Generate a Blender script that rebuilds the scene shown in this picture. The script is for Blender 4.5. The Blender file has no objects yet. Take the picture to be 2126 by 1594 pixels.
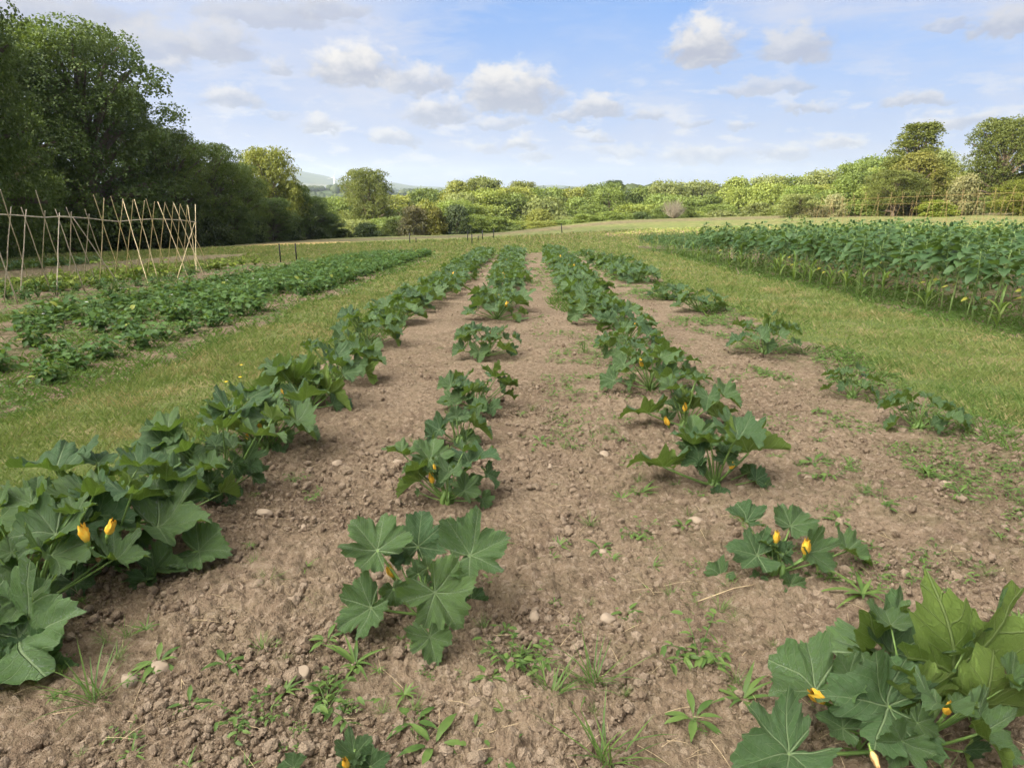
import bpy, math, random
import numpy as np
from mathutils import Vector, Matrix

R = math.radians
SC = bpy.context.scene
COL = SC.collection

# ------------------------------------------------------------------ camera
W_PX, H_PX, F_PX = 2126.0, 1594.0, 1450.0
CAM_Z = 1.55
PITCH = 15.9
YAW = 0.87                       # degrees, turned left of the crop rows
cam_d = bpy.data.cameras.new('camera')
cam_d.sensor_width = 36.0
cam_d.lens = F_PX / W_PX * 36.0
cam_d.clip_start = 0.05
cam_d.clip_end = 30000
cam = bpy.data.objects.new('camera', cam_d)
COL.objects.link(cam)
cam.location = (0, 0, CAM_Z)
cam.rotation_euler = (R(90 - PITCH), 0, R(YAW))
SC.camera = cam

# ------------------------------------------------------------------ sun, exposure
SUN_AZ_X, SUN_AZ_Y, SUN_EL = -0.80, -0.60, 20.0     # the sun stands to the left and a little behind
SUN_S = Vector((SUN_AZ_X * math.cos(R(SUN_EL)), SUN_AZ_Y * math.cos(R(SUN_EL)), math.sin(R(SUN_EL)))).normalized()
sun_d = bpy.data.lights.new('sun', 'SUN')
sun_d.energy = 5.0
sun_d.angle = R(0.5)
sun_d.color = (1.0, 0.86, 0.62)
sun = bpy.data.objects.new('sun', sun_d)
COL.objects.link(sun)
sun.rotation_euler = (-SUN_S).to_track_quat('-Z', 'Y').to_euler()
vs = SC.view_settings
vs.view_transform = 'Standard'
vs.look = 'None'
vs.gamma = 1.0
vs.use_curve_mapping = False
EXPO = 0.9
vs.exposure = EXPO
SKY_STRENGTH = 0.12

# ------------------------------------------------------------------ pixel helpers (photo pixels -> points on the land)
_pit, _yaw = R(PITCH), R(YAW)
_fw = np.array([-math.sin(_yaw) * math.cos(_pit), math.cos(_yaw) * math.cos(_pit), -math.sin(_pit)])
_rt = np.array([math.cos(_yaw), math.sin(_yaw), 0.0])
_up = np.cross(_rt, _fw)
EYE = np.array([0, 0, CAM_Z])

def ray(px, py):
    d = _fw + _rt * ((px - W_PX / 2) / F_PX) + _up * ((H_PX / 2 - py) / F_PX)
    return d

def at_y(px, py, Y):
    d = ray(px, py)
    return EYE + d * (Y / d[1])

# ------------------------------------------------------------------ noise
def _hash(ix, iy, seed):
    h = (ix.astype(np.int64) * 374761393 + iy.astype(np.int64) * 668265263 + seed * 974711) & 0xffffffff
    h = ((h ^ (h >> 13)) * 1274126177) & 0xffffffff
    h = (h ^ (h >> 16)) & 0xffffffff
    return h.astype(np.float64) / 4294967295.0

def vnoise(x, y, seed=0):
    x = np.asarray(x, float); y = np.asarray(y, float)
    ix = np.floor(x); iy = np.floor(y)
    fx = x - ix; fy = y - iy
    ux = fx * fx * (3 - 2 * fx); uy = fy * fy * (3 - 2 * fy)
    a = _hash(ix, iy, seed); b = _hash(ix + 1, iy, seed)
    c = _hash(ix, iy + 1, seed); d = _hash(ix + 1, iy + 1, seed)
    return (a * (1 - ux) + b * ux) * (1 - uy) + (c * (1 - ux) + d * ux) * uy

def fbm(x, y, seed=0, octv=4):
    s = 0; a = 0.5; n = 0
    for k in range(octv):
        s = s + a * vnoise(x * 2 ** k + 13.7 * k, y * 2 ** k - 7.1 * k, seed + k)
        n += a; a *= 0.5
    return s / n

def clods(x, y, cell, seed):
    """rounded lumps of random height, one per cell"""
    gx = x / cell; gy = y / cell
    ix = np.floor(gx); iy = np.floor(gy)
    best = np.zeros_like(gx)
    for dx in (-1, 0, 1):
        for dy in (-1, 0, 1):
            jx = ix + dx; jy = iy + dy
            px = jx + 0.15 + 0.7 * _hash(jx, jy, seed); py = jy + 0.15 + 0.7 * _hash(jx, jy, seed + 1)
            h = _hash(jx, jy, seed + 2)
            r = 0.30 + 0.38 * h
            d2 = ((gx - px) ** 2 + (gy - py) ** 2) / (r * r)
            best = np.maximum(best, np.sqrt(np.maximum(0, 1 - d2)) * r * (0.35 + 0.75 * h))
    return best * cell

def sstep(a, b, x):
    t = np.clip((x - a) / (b - a), 0, 1)
    return t * t * (3 - 2 * t)

# ------------------------------------------------------------------ the lie of the land
def H(x, y):
    x = np.asarray(x, float); y = np.asarray(y, float)
    yc = np.minimum(y, 175.0)
    xc = np.clip(x, -70, 110)
    z = -0.0506 * np.maximum(yc, -60) + 0.030 * xc * (0.45 + 0.55 * sstep(5, 60, y))
    edge = 112.0 - 0.05 * (x - 10) * (x > 10) + 0.28 * (x + 25) * (x < -25)
    drop = 6.5 - 2.0 * sstep(25, 80, x)
    z = z + 1.5 * sstep(-9, 17, x) * (1 - .27 * sstep(30, 65, x)) * sstep(50, 110, y)
    z = z - drop * sstep(0, 55, y - edge)
    z = z - 10.0 * sstep(200, 900, y)
    z = z + 21 * np.exp(-((x + 372) / 130) ** 2 - ((y - 1480) / 140) ** 2)
    r = np.hypot(x, y)
    # far hills beyond the plain
    az = np.arctan2(x, np.maximum(y, 1e-6))
    hill = 150 * np.exp(-((az + 0.325) / 0.085) ** 2) + 30 * np.exp(-((az + 0.19) / 0.05) ** 2) + 62 * np.exp(-((az + 0.46) / 0.09) ** 2)
    hill = hill + 14 * np.exp(-((az - 0.12) / 0.3) ** 2) + 5 * np.sin(az * 60) + 3 * np.sin(az * 140 + 1)
    z = z + (y > 0) * hill * sstep(4200, 6500, r)
    z = z + (r > 300) * 1.2 * (fbm(x / 300, y / 300, 5, 2) - 0.5)
    return z

def G(px, py):
    d = ray(px, py)
    t = 5.0
    for _ in range(60):
        p = EYE + d * t
        h = float(H(p[0], p[1]))
        err = p[2] - h
        t = t + 0.6 * err / max(1e-4, -d[2] - 0.0506 * d[1] + 0.02) if d[2] < -0.04 else t + err * 4
        t = min(max(t, 0.5), 400)
    p = EYE + d * t
    return np.array([p[0], p[1], float(H(p[0], p[1]))])

# land-cover zones
def zone_fields(x, y):
    """soil amount 0..1 for each bed, with ragged weedy edges"""
    e1 = (fbm(x * 0.9, y * 0.9, 31, 3) - 0.5) * 0.9
    a = sstep(-0.12, 0.12, np.minimum(np.minimum(x + 2.30 + 0.5 * e1, 3.75 + e1 - x), np.minimum(36.8 + e1 - y, y + 8)))
    e2 = (fbm(x * 0.7, y * 0.7, 41, 3) - 0.5) * 1.1
    b = sstep(-0.2, 0.2, np.minimum(np.minimum(x + 8.9 + 0.4 * e2, -4.15 + e2 - x), np.minimum(36.0 + e2 - y, y - 5.0 + 2 * e2)))
    c = sstep(-0.25, 0.25, np.minimum(np.minimum(x + 13.4 + e2, -9.5 + 0.5 * e2 - x), np.minimum(31.5 + 3 * e2 - y, y + 6)))
    d = sstep(-0.2, 0.2, np.minimum(np.minimum(x - 6.4 + 0.6 * e2, 15.4 - x), np.minimum(42.0 - y, y + 2)))
    e = sstep(-0.3, 0.3, np.minimum(np.minimum(x + 22 + e2, -16.5 + e2 - x), np.minimum(46 - y, y + 6)))
    return a, b, c, d, e

# ------------------------------------------------------------------ node helpers
class NT:
    def __init__(self, tree):
        self.t = tree
    def n(self, typ, **kw):
        nd = self.t.nodes.new(typ)
        for k, v in kw.items():
            setattr(nd, k, v)
        return nd
    def put(self, sock, v):
        if isinstance(v, bpy.types.NodeSocket):
            self.t.links.new(v, sock)
        elif v is not None:
            if hasattr(sock.default_value, '__len__') and not isinstance(v, (tuple, list)):
                v = (v,) * len(sock.default_value)
            if hasattr(sock.default_value, '__len__') and len(sock.default_value) == 4 and len(v) == 3:
                v = tuple(v) + (1,)
            sock.default_value = v
    def m(self, op, a, b=None, c=None, clamp=False):
        nd = self.n('ShaderNodeMath', operation=op, use_clamp=clamp)
        self.put(nd.inputs[0], a)
        if b is not None: self.put(nd.inputs[1], b)
        if c is not None: self.put(nd.inputs[2], c)
        return nd.outputs[0]
    def vm(self, op, a, b=None):
        nd = self.n('ShaderNodeVectorMath', operation=op)
        self.put(nd.inputs[0], a)
        if b is not None: self.put(nd.inputs[1], b)
        return nd.outputs[0]
    def ss(self, a, b, x):
        nd = self.n('ShaderNodeMapRange', interpolation_type='SMOOTHSTEP')
        self.put(nd.inputs[0], x); self.put(nd.inputs[1], a); self.put(nd.inputs[2], b)
        nd.inputs[3].default_value = 0; nd.inputs[4].default_value = 1
        return nd.outputs[0]
    def mix(self, f, a, b, blend='MIX'):
        nd = self.n('ShaderNodeMix', data_type='RGBA', blend_type=blend, clamp_factor=True)
        self.put(nd.inputs[0], f); self.put(nd.inputs[6], a); self.put(nd.inputs[7], b)
        return nd.outputs[2]
    def noise(self, vec, scale, detail=4, rough=0.55, dist=0.0, color=False):
        nd = self.n('ShaderNodeTexNoise')
        self.put(nd.inputs['Vector'], vec)
        nd.inputs['Scale'].default_value = scale; nd.inputs['Detail'].default_value = detail
        nd.inputs['Roughness'].default_value = rough; nd.inputs['Distortion'].default_value = dist
        return nd.outputs[1 if color else 0]
    def link(self, a, b):
        self.t.links.new(a, b)

def new_mat(name):
    m = bpy.data.materials.new(name)
    m.use_nodes = True
    m.node_tree.nodes.clear()
    N = NT(m.node_tree)
    out = N.n('ShaderNodeOutputMaterial')
    return m, N, out

def principled(N, color, rough=0.8, spec=0.3, bump=None, bstr=0.3, bdist=0.02):
    p = N.n('ShaderNodeBsdfPrincipled')
    N.put(p.inputs['Base Color'], color)
    N.put(p.inputs['Roughness'], rough)
    p.inputs['Specular IOR Level'].default_value = spec
    if bump is not None:
        b = N.n('ShaderNodeBump')
        b.inputs['Strength'].default_value = bstr; b.inputs['Distance'].default_value = bdist
        N.link(bump, b.inputs['Height']); N.link(b.outputs[0], p.inputs['Normal'])
    return p

def leafy(N, out, color, trans_col, tf, rough=0.5, spec=0.35, bump=None, bstr=0.3, bdist=0.01):
    p = principled(N, color, rough, spec, bump, bstr, bdist)
    t = N.n('ShaderNodeBsdfTranslucent')
    N.put(t.inputs[0], trans_col)
    mx = N.n('ShaderNodeMixShader')
    mx.inputs[0].default_value = tf
    N.link(p.outputs[0], mx.inputs[1]); N.link(t.outputs[0], mx.inputs[2])
    N.link(mx.outputs[0], out.inputs[0])

def attr(N, name, kind='Fac'):
    a = N.n('ShaderNodeAttribute', attribute_name=name)
    return a.outputs[kind]

# ------------------------------------------------------------------ world: sky with cloud deck
CLOUDS = [  # px, py (base line), half width, height, brightness 0..1, cover
    (60, 50, 330, 90, .30, .85), (560, 45, 190, 60, .32, .65), (738, 158, 112, 88, 1.0, 1.0), (868, 182, 85, 62, .86, .85), (1075, 213, 112, 98, .96, 1.0), (1018, 208, 60, 92, .92, .95), (1460, 114, 98, 105, .90, 1.0),
    (1645, 112, 98, 82, .62, .85), (1238, 232, 66, 50, .9, .9), (1180, 244, 55, 22, .7, .7), (478, 216, 80, 46, .88, .8),
    (455, 108, 100, 85, .55, .8), (330, 112, 120, 85, .55, .75), (905, 245, 84, 52, .9, .85), (1345, 246, 55, 24, .75, .7),
    (1080, 304, 42, 36, 1.0, .9), (1240, 292, 32, 20, .9, .7), (820, 292, 70, 38, .92, .8), (665, 268, 48, 38, .9, .8),
    (1905, 214, 105, 30, .72, .8), (2085, 66, 90, 66, .5, .85), (1965, 58, 70, 24, .45, .6), (1590, 190, 130, 36, .6, .65),
    (1682, 228, 70, 24, .75, .7), (1990, 262, 110, 40, .9, .7), (690, 32, 110, 40, .42, .6), (580, 146, 34, 40, .72, .7),
    (335, 142, 75, 28, .8, .6), (1015, 312, 36, 22, .8, .6), (1115, 328, 38, 24, .9, .7), (1450, 330, 110, 36, .95, .75),
    (1625, 322, 80, 28, .92, .75), (1745, 308, 70, 26, .9, .7), (1440, 262, 55, 18, .8, .6), (1290, 318, 70, 22, .85, .6),
    (1540, 268, 40, 18, .8, .55), (1040, 262, 90, 26, .8, .6), (1480, 132, 60, 20, .42, .7), (570, 240, 40, 16, .8, .5), (1200, 268, 40, 14, .8, .6),
]

def build_world():
    w = bpy.data.worlds.new('World')
    SC.world = w
    w.use_nodes = True
    t = w.node_tree
    t.nodes.clear()
    N = NT(t)
    out = N.n('ShaderNodeOutputWorld')
    bg = N.n('ShaderNodeBackground')
    bg.inputs[1].default_value = SKY_STRENGTH
    N.link(bg.outputs[0], out.inputs[0])
    sky = N.n('ShaderNodeTexSky')
    sky.sky_type = 'NISHITA'
    sky.sun_disc = False
    sky.sun_elevation = R(SUN_EL)
    sky.sun_rotation = math.atan2(SUN_S.x, SUN_S.y)
    sky.air_density = 1.0; sky.dust_density = 0.6; sky.ozone_density = 1.5
    tc = N.n('ShaderNodeTexCoord')
    d = N.vm('NORMALIZE', tc.outputs['Generated'])
    sep = N.n('ShaderNodeSeparateXYZ'); N.link(d, sep.inputs[0])
    x, y, z = sep.outputs
    az0 = N.m('ARCTAN2', x, y)
    el0 = N.m('ARCSINE', z)
    st = 1.0 / SKY_STRENGTH / 2 ** EXPO
    # small scale billows that break up the cloud outlines
    flat = N.n('ShaderNodeCombineXYZ'); N.link(az0, flat.inputs[0]); N.link(N.m('MULTIPLY', el0, 1.5), flat.inputs[1])
    nc = N.noise(flat.outputs[0], 34, 7, 0.58, 0.2, color=True)
    sc = N.n('ShaderNodeSeparateColor'); N.link(nc, sc.inputs[0])
    big = N.noise(flat.outputs[0], 11, 4, 0.55)
    az = N.m('ADD', az0, N.m('MULTIPLY', N.m('SUBTRACT', sc.outputs[0], .5), 0.055))
    el = N.m('ADD', el0, N.m('MULTIPLY', N.m('SUBTRACT', sc.outputs[1], .5), 0.035))
    nz = N.m('SUBTRACT', sc.outputs[2], .5)
    # clear sky and thin veil
    skyc = N.mix(1.0, sky.outputs[0], (1.0, 1.0, 1.0), 'MULTIPLY')
    clear = N.mix(0.85, skyc, tuple(c * st for c in (0.155, 0.385, 0.90)))
    veiln = N.noise(N.vm('MULTIPLY', flat.outputs[0], (1.0, 3.2, 1.0)), 3.2, 6, 0.6, 0.6)
    # blue gap in the veil, upper right of the view
    def gap(px, py, wx, wy):
        dd = ray(px, py); dd = dd / np.linalg.norm(dd)
        a = N.m('DIVIDE', N.m('SUBTRACT', az, math.atan2(dd[0], dd[1])), wx)
        e = N.m('DIVIDE', N.m('SUBTRACT', el, math.asin(dd[2])), wy)
        return N.ss(1.15, 0.2, N.m('SQRT', N.m('ADD', N.m('MULTIPLY', a, a), N.m('MULTIPLY', e, e))))
    hole = N.m('MAXIMUM', gap(1180, 60, .26, .14), N.m('MAXIMUM', N.m('MULTIPLY', gap(1770, 150, .26, .085), .75), N.m('MULTIPLY', gap(1350, 130, .2, .07), 0.9)))
    vf = N.m('SUBTRACT', N.ss(0.05, 0.55, veiln), N.m('MULTIPLY', hole, 1.05), clamp=True)
    vf = N.m('MULTIPLY_ADD', vf, 0.9, 0.04)
    lowh = N.ss(0.30, 0.0, el0)
    vf = N.m('MAXIMUM', vf, N.m('MULTIPLY', lowh, 0.8))
    veilc = N.mix(N.ss(.3, .7, big), tuple(c * st for c in (.56, .645, .87)), tuple(c * st for c in (.63, .69, .86)))
    col = N.mix(vf, clear, veilc)
    # far small puffs in the low sky and torn grey-white sheets higher up
    pv = N.vm('MULTIPLY', flat.outputs[0], (1.0, 1.9, 1.0))
    pn = N.noise(pv, 17, 7, .55, .15)
    pm = N.m('MULTIPLY', N.ss(.50, .66, pn), N.m('MULTIPLY', N.ss(R(-.2), R(1.2), el0), N.ss(R(10.5), R(3.5), el0)))
    col = N.mix(N.m('MULTIPLY', pm, .78), col, tuple(c * st for c in (.84, .845, .875)))
    wv = N.noise(N.vm('MULTIPLY', flat.outputs[0], (1.0, 2.6, 1.0)), 8, 8, .62, .5)
    col = N.mix(N.m('MULTIPLY', N.ss(.44, .68, wv), N.m('MULTIPLY', N.m('MULTIPLY_ADD', hole, -.75, 1.0), N.m('MULTIPLY', N.ss(R(3), R(7), el0), .66))), col, tuple(c * st for c in (.70, .73, .84)))
    # heaped clouds
    for (px, py, hw, hh, br, cov) in CLOUDS:
        dd = ray(px, py); dd = dd / np.linalg.norm(dd)
        a0 = math.atan2(dd[0], dd[1]); e0 = math.asin(dd[2])
        d2 = ray(px + hw, py); d2 = d2 / np.linalg.norm(d2)
        wa = abs(math.atan2(d2[0], d2[1]) - a0) * 1.04
        d3 = ray(px, py - hh); d3 = d3 / np.linalg.norm(d3)
        wh = abs(math.asin(d3[2]) - e0) * 1.02
        a = N.m('DIVIDE', N.m('SUBTRACT', az, a0), wa)
        e = N.m('DIVIDE', N.m('SUBTRACT', el, e0), wh)
        eneg = N.m('MULTIPLY', N.m('MINIMUM', e, 0.0), 3.2)
        epos = N.m('MAXIMUM', e, 0.0)
        ee = N.m('ADD', eneg, epos)
        q = N.m('SUBTRACT', 1.0, N.m('SQRT', N.m('ADD', N.m('MULTIPLY', a, a), N.m('MULTIPLY', ee, ee))))
        dens = N.m('ADD', q, N.m('MULTIPLY', nz, 1.15))
        alpha = N.m('MULTIPLY', N.ss(0.0, 0.52, dens), cov)
        lum = N.m('ADD', N.m('MULTIPLY_ADD', epos, 0.95, 0.12), N.m('MULTIPLY_ADD', a, -0.16, N.m('MULTIPLY', nz, 1.1)))
        lum = N.m('MULTIPLY', N.ss(0.0, 0.85, lum), br)
        cc = N.mix(lum, tuple(c * st for c in (.475, .505, .615)), tuple(c * st for c in (.93, .90, .865)))
        col = N.mix(alpha, col, cc)
    # unseen glow sheet added overhead to fill shaded beds, brightest on the sun side
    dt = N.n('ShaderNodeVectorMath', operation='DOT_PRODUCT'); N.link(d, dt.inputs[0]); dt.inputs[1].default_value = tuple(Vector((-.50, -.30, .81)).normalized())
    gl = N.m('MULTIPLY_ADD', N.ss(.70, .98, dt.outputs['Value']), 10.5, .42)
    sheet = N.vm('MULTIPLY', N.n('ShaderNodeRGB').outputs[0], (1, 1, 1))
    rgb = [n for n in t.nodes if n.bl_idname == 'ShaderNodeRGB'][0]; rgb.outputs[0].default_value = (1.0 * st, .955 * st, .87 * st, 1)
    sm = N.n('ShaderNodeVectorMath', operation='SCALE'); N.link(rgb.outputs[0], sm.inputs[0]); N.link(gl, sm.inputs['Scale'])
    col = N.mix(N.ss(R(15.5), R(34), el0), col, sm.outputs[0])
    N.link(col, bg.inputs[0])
    w.cycles.sampling_method = 'MANUAL'
    w.cycles.sample_map_resolution = 512

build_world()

# ------------------------------------------------------------------ mesh helpers
class MB:
    def __init__(self):
        self.V = []; self.F = {3: [], 4: []}; self.MI = {3: [], 4: []}; self.UV = []; self.RND = []; self.n = 0
        self.COLR = []
    def add(self, V, F, uv=None, rnd=0.5, mi=0, col=None):
        V = np.asarray(V, float).reshape(-1, 3)
        k = len(V)
        for f in (F if isinstance(F, list) else [F]):
            f = np.asarray(f, int)
            if len(f) == 0: continue
            self.F[f.shape[1]].append(f + self.n)
            self.MI[f.shape[1]].append(np.full(len(f), mi, int))
        self.V.append(V)
        self.UV.append(np.zeros((k, 2)) if uv is None else np.asarray(uv, float).reshape(-1, 2))
        self.RND.append(np.full(k, rnd) if np.isscalar(rnd) else np.asarray(rnd, float))
        self.COLR.append(np.tile(np.array([1., 1, 1]), (k, 1)) if col is None else np.asarray(col, float).reshape(-1, 3))
        self.n += k
    def mesh(self, name, mats, smooth=True, uv=False, colr=False):
        V = np.concatenate(self.V) if self.V else np.zeros((0, 3))
        f3 = np.concatenate(self.F[3]) if self.F[3] else np.zeros((0, 3), int)
        f4 = np.concatenate(self.F[4]) if self.F[4] else np.zeros((0, 4), int)
        m3 = np.concatenate(self.MI[3]) if self.MI[3] else np.zeros(0, int)
        m4 = np.concatenate(self.MI[4]) if self.MI[4] else np.zeros(0, int)
        me = bpy.data.meshes.new(name)
        me.vertices.add(len(V))
        me.vertices.foreach_set('co', V.astype(np.float32).ravel())
        loops = np.concatenate([f3.ravel(), f4.ravel()]).astype(np.int32)
        me.loops.add(len(loops))
        me.loops.foreach_set('vertex_index', loops)
        nf = len(f3) + len(f4)
        me.polygons.add(nf)
        starts = np.concatenate([np.arange(len(f3)) * 3, len(f3) * 3 + np.arange(len(f4)) * 4]).astype(np.int32)
        me.polygons.foreach_set('loop_start', starts)
        me.polygons.foreach_set('material_index', np.concatenate([m3, m4]).astype(np.int32))
        me.polygons.foreach_set('use_smooth', np.full(nf, smooth, bool))
        if uv:
            UV = np.concatenate(self.UV)
            l = me.uv_layers.new(name='UVMap')
            l.data.foreach_set('uv', UV[loops].astype(np.float32).ravel())
        a = me.attributes.new('rnd', 'FLOAT', 'POINT')
        a.data.foreach_set('value', np.concatenate(self.RND).astype(np.float32))
        if colr:
            c = me.attributes.new('col', 'FLOAT_COLOR', 'POINT')
            cc = np.concatenate(self.COLR)
            c.data.foreach_set('color', np.concatenate([cc, np.ones((len(cc), 1))], 1).astype(np.float32).ravel())
        for m in mats:
            me.materials.append(m)
        me.update(calc_edges=True)
        me.validate()
        return me
    def build(self, name, mats, parent=None, smooth=True, uv=False, colr=False):
        if not isinstance(mats, (list, tuple)): mats = [mats]
        return link(name, self.mesh(name, mats, smooth, uv, colr), parent)

def link(name, data, parent=None, loc=None):
    o = bpy.data.objects.new(name, data)
    COL.objects.link(o)
    if parent is not None: o.parent = parent
    if loc is not None: o.location = loc
    return o

def tag(o, label=None, cat=None, group=None, kind=None):
    if label: o['label'] = label
    if cat: o['category'] = cat
    if group: o['group'] = group
    if kind: o['kind'] = kind
    return o

def empty(name, loc, label, cat, group=None):
    o = bpy.data.objects.new(name, None)
    COL.objects.link(o)
    o.location = tuple(float(v) for v in loc)
    o.empty_display_size = 0.1
    return tag(o, label, cat, group)

def copy_tree(o, parent=None):
    c = o.copy(); COL.objects.link(c); c.parent = parent
    for ch in o.children:
        copy_tree(ch, c)
    return c

def nrm(v):
    v = np.asarray(v, float)
    return v / np.maximum(np.linalg.norm(v, axis=-1, keepdims=True), 1e-9)

def tube(mb, pts, rads, n=6, rnd=0.5, mi=0, cap=True):
    pts = np.asarray(pts, float); k = len(pts)
    rads = np.full(k, rads) if np.isscalar(rads) else np.asarray(rads, float)
    T = nrm(np.gradient(pts, axis=0))
    ref = np.array([0.0, 0, 1]) if abs(T[0][2]) < 0.9 else np.array([1.0, 0, 0])
    V = []
    for i in range(k):
        a = nrm(np.cross(T[i], ref)); b = np.cross(a, T[i])
        th = np.arange(n) * 2 * np.pi / n
        V.append(pts[i] + rads[i] * (np.cos(th)[:, None] * a + np.sin(th)[:, None] * b))
    V = np.concatenate(V)
    F = []
    for i in range(k - 1):
        for j in range(n):
            F.append((i * n + j, i * n + (j + 1) % n, (i + 1) * n + (j + 1) % n, (i + 1) * n + j))
    fs = [np.array(F)]
    if cap:
        V = np.concatenate([V, pts[:1], pts[-1:]])
        t = [(k * n, (j + 1) % n, j) for j in range(n)] + [(k * n + 1, (k - 1) * n + j, (k - 1) * n + (j + 1) % n) for j in range(n)]
        fs.append(np.array(t))
    mb.add(V, fs, rnd=rnd, mi=mi)

def bez(p0, p1, p2, n):
    t = np.linspace(0, 1, n)[:, None]
    return (1 - t) ** 2 * p0 + 2 * t * (1 - t) * p1 + t * t * p2

def basis(Y, Nv):
    """rows X,Y,Z for leaves pointing along Y with face normal near Nv (m,3)"""
    Y = nrm(Y)
    Z = Nv - (Nv * Y).sum(-1, keepdims=True) * Y
    Z = nrm(Z)
    X = np.cross(Y, Z)
    return np.stack([X, Y, Z], axis=-2)

def scatter(mb, bV, bF, P, Y, Nv, S, rnd, mi=0, uv=None):
    """copies of a small leaf (bV,bF), vectorised"""
    m, n = len(P), len(bV)
    B = basis(np.asarray(Y, float), np.asarray(Nv, float))
    S = np.asarray(S, float)
    if S.ndim == 1: S = np.stack([S, S, S], 1)
    loc = bV[None] * S[:, None, :]
    V = np.einsum('mni,mij->mnj', loc, B) + np.asarray(P)[:, None, :]
    off = (np.arange(m) * n)[:, None, None]
    fs = [(f[None] + off).reshape(-1, f.shape[1]) for f in (bF if isinstance(bF, list) else [bF])]
    r = np.repeat(np.asarray(rnd, float), n) if not np.isscalar(rnd) else rnd
    mb.add(V.reshape(-1, 3), fs, rnd=r, mi=mi, uv=None if uv is None else np.tile(uv, (m, 1)))

def ovate(nl=4, width=0.5, base=0.1, fold=0.2, droop=0.3, peak=0.35, wav=0.0):
    """a pointed leaf of length 1 along +Y, folded along its midrib and drooping towards the tip"""
    ts = np.linspace(0, 1, nl + 1)
    V = []
    for t in ts:
        u = t / peak if t < peak else (1 - t) / (1 - peak)
        w = width * 0.5 * (math.sin(u * math.pi / 2) ** 0.8 if t < peak else math.sin(max(u, 0) * math.pi / 2) ** 1.1)
        if t == 0: w = max(w, base * 0.5 * width)
        zz = -droop * t * t
        yy = t * (1 - 0.25 * droop * t)
        zz2 = zz + fold * w + wav * math.sin(t * 9)
        V += [(-w, yy, zz2), (0, yy, zz), (w, yy, zz2)]
    F = []
    for i in range(nl):
        a = i * 3
        F += [(a, a + 1, a + 4, a + 3), (a + 1, a + 2, a + 5, a + 4)]
    return np.array(V), np.array(F)

def strap(L, w, bend, n=5, fold=0.25):
    """narrow grass-like leaf growing from the origin along +Y, arching over"""
    V = []; F = []
    y = z = 0; ang = 0
    for i in range(n + 1):
        t = i / n
        ww = w * 0.5 * (1 - t ** 2.2) * (0.55 + 0.9 * min(1, t * 3)) / 1.3
        V += [(-ww, y, z + fold * ww), (0, y, z), (ww, y, z + fold * ww)]
        ang = -bend * t
        y += L / n * math.cos(ang); z += L / n * math.sin(ang)
    for i in range(n):
        a = i * 3
        F += [(a, a + 1, a + 4, a + 3), (a + 1, a + 2, a + 5, a + 4)]
    return np.array(V), np.array(F)

ORD = ['first', 'second', 'third', 'fourth', 'fifth', 'sixth', 'seventh', 'eighth', 'ninth', 'tenth', 'eleventh', 'twelfth', 'thirteenth',
       'fourteenth', 'fifteenth', 'sixteenth', 'seventeenth', 'eighteenth', 'nineteenth', 'twentieth', 'twenty-first', 'twenty-second',
       'twenty-third', 'twenty-fourth', 'twenty-fifth', 'twenty-sixth', 'twenty-seventh', 'twenty-eighth', 'twenty-ninth', 'thirtieth',
       'thirty-first', 'thirty-second', 'thirty-third', 'thirty-fourth', 'thirty-fifth', 'thirty-sixth']

# ------------------------------------------------------------------ materials
# --
def m_soil():
    m, N, out = new_mat('soil')
    g = N.n('ShaderNodeNewGeometry').outputs['Position']
    n1 = N.noise(g, 0.9, 5, .6); n2 = N.noise(g, 26, 5, .65); n3 = N.noise(g, 140, 3, .6)
    n0 = N.noise(g, 3.1, 5, .65)
    c = N.mix(N.ss(.3, .7, n1), (.205, .149, .101), (.275, .205, .143))
    c = N.mix(N.m('MULTIPLY', N.ss(.50, .66, n0), .6), c, (.140, .096, .068))
    c = N.mix(N.m('MULTIPLY', N.ss(.50, .68, n2), .7), c, (.38, .30, .225))
    c = N.mix(N.m('MULTIPLY', N.ss(.47, .34, n2), .75), c, (.085, .060, .042))  # lump tops lightened, bump hollows darkened: shading put into the colour
    c = N.mix(N.m('MULTIPLY', N.ss(.58, .72, n3), .5), c, (.44, .36, .28))
    rr_ = attr(N, 'rnd')
    c = N.mix(N.m('MULTIPLY', N.m('MAXIMUM', N.m('MULTIPLY', rr_, -1.0), 0.0), .75), c, (.40, .315, .235))
    gr = N.m('MULTIPLY', N.m('MAXIMUM', rr_, 0.0), N.ss(.42, .62, N.noise(g, 7, 5, .7)))
    c = N.mix(gr, c, (.085, .105, .035))
    p = principled(N, c, .95, .12, N.m('ADD', N.m('MULTIPLY', n2, .7), N.m('MULTIPLY', n3, .6)), 1.0, .03)
    N.link(p.outputs[0], out.inputs[0])
    return m

def m_grass_ground():
    m, N, out = new_mat('turf')
    g = N.n('ShaderNodeNewGeometry').outputs['Position']
    base = attr(N, 'col', 'Color')
    n1 = N.noise(g, 1.3, 4, .6); n2 = N.noise(g, 9, 6, .7); n3 = N.noise(N.vm('MULTIPLY', g, (1, .35, 1)), 60, 4, .7)
    c = N.mix(N.m('MULTIPLY', N.ss(.47, .64, n1), .55), base, (.32, .25, .13))
    c = N.mix(N.m('MULTIPLY', N.ss(.5, .7, n2), .5), c, (.23, .24, .09))
    c = N.mix(N.m('MULTIPLY', N.ss(.5, .3, n3), .5), c, (.070, .088, .030))
    p = principled(N, c, .9, .1, N.m('ADD', n2, n3), .8, .05)
    N.link(p.outputs[0], out.inputs[0])
    return m

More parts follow.
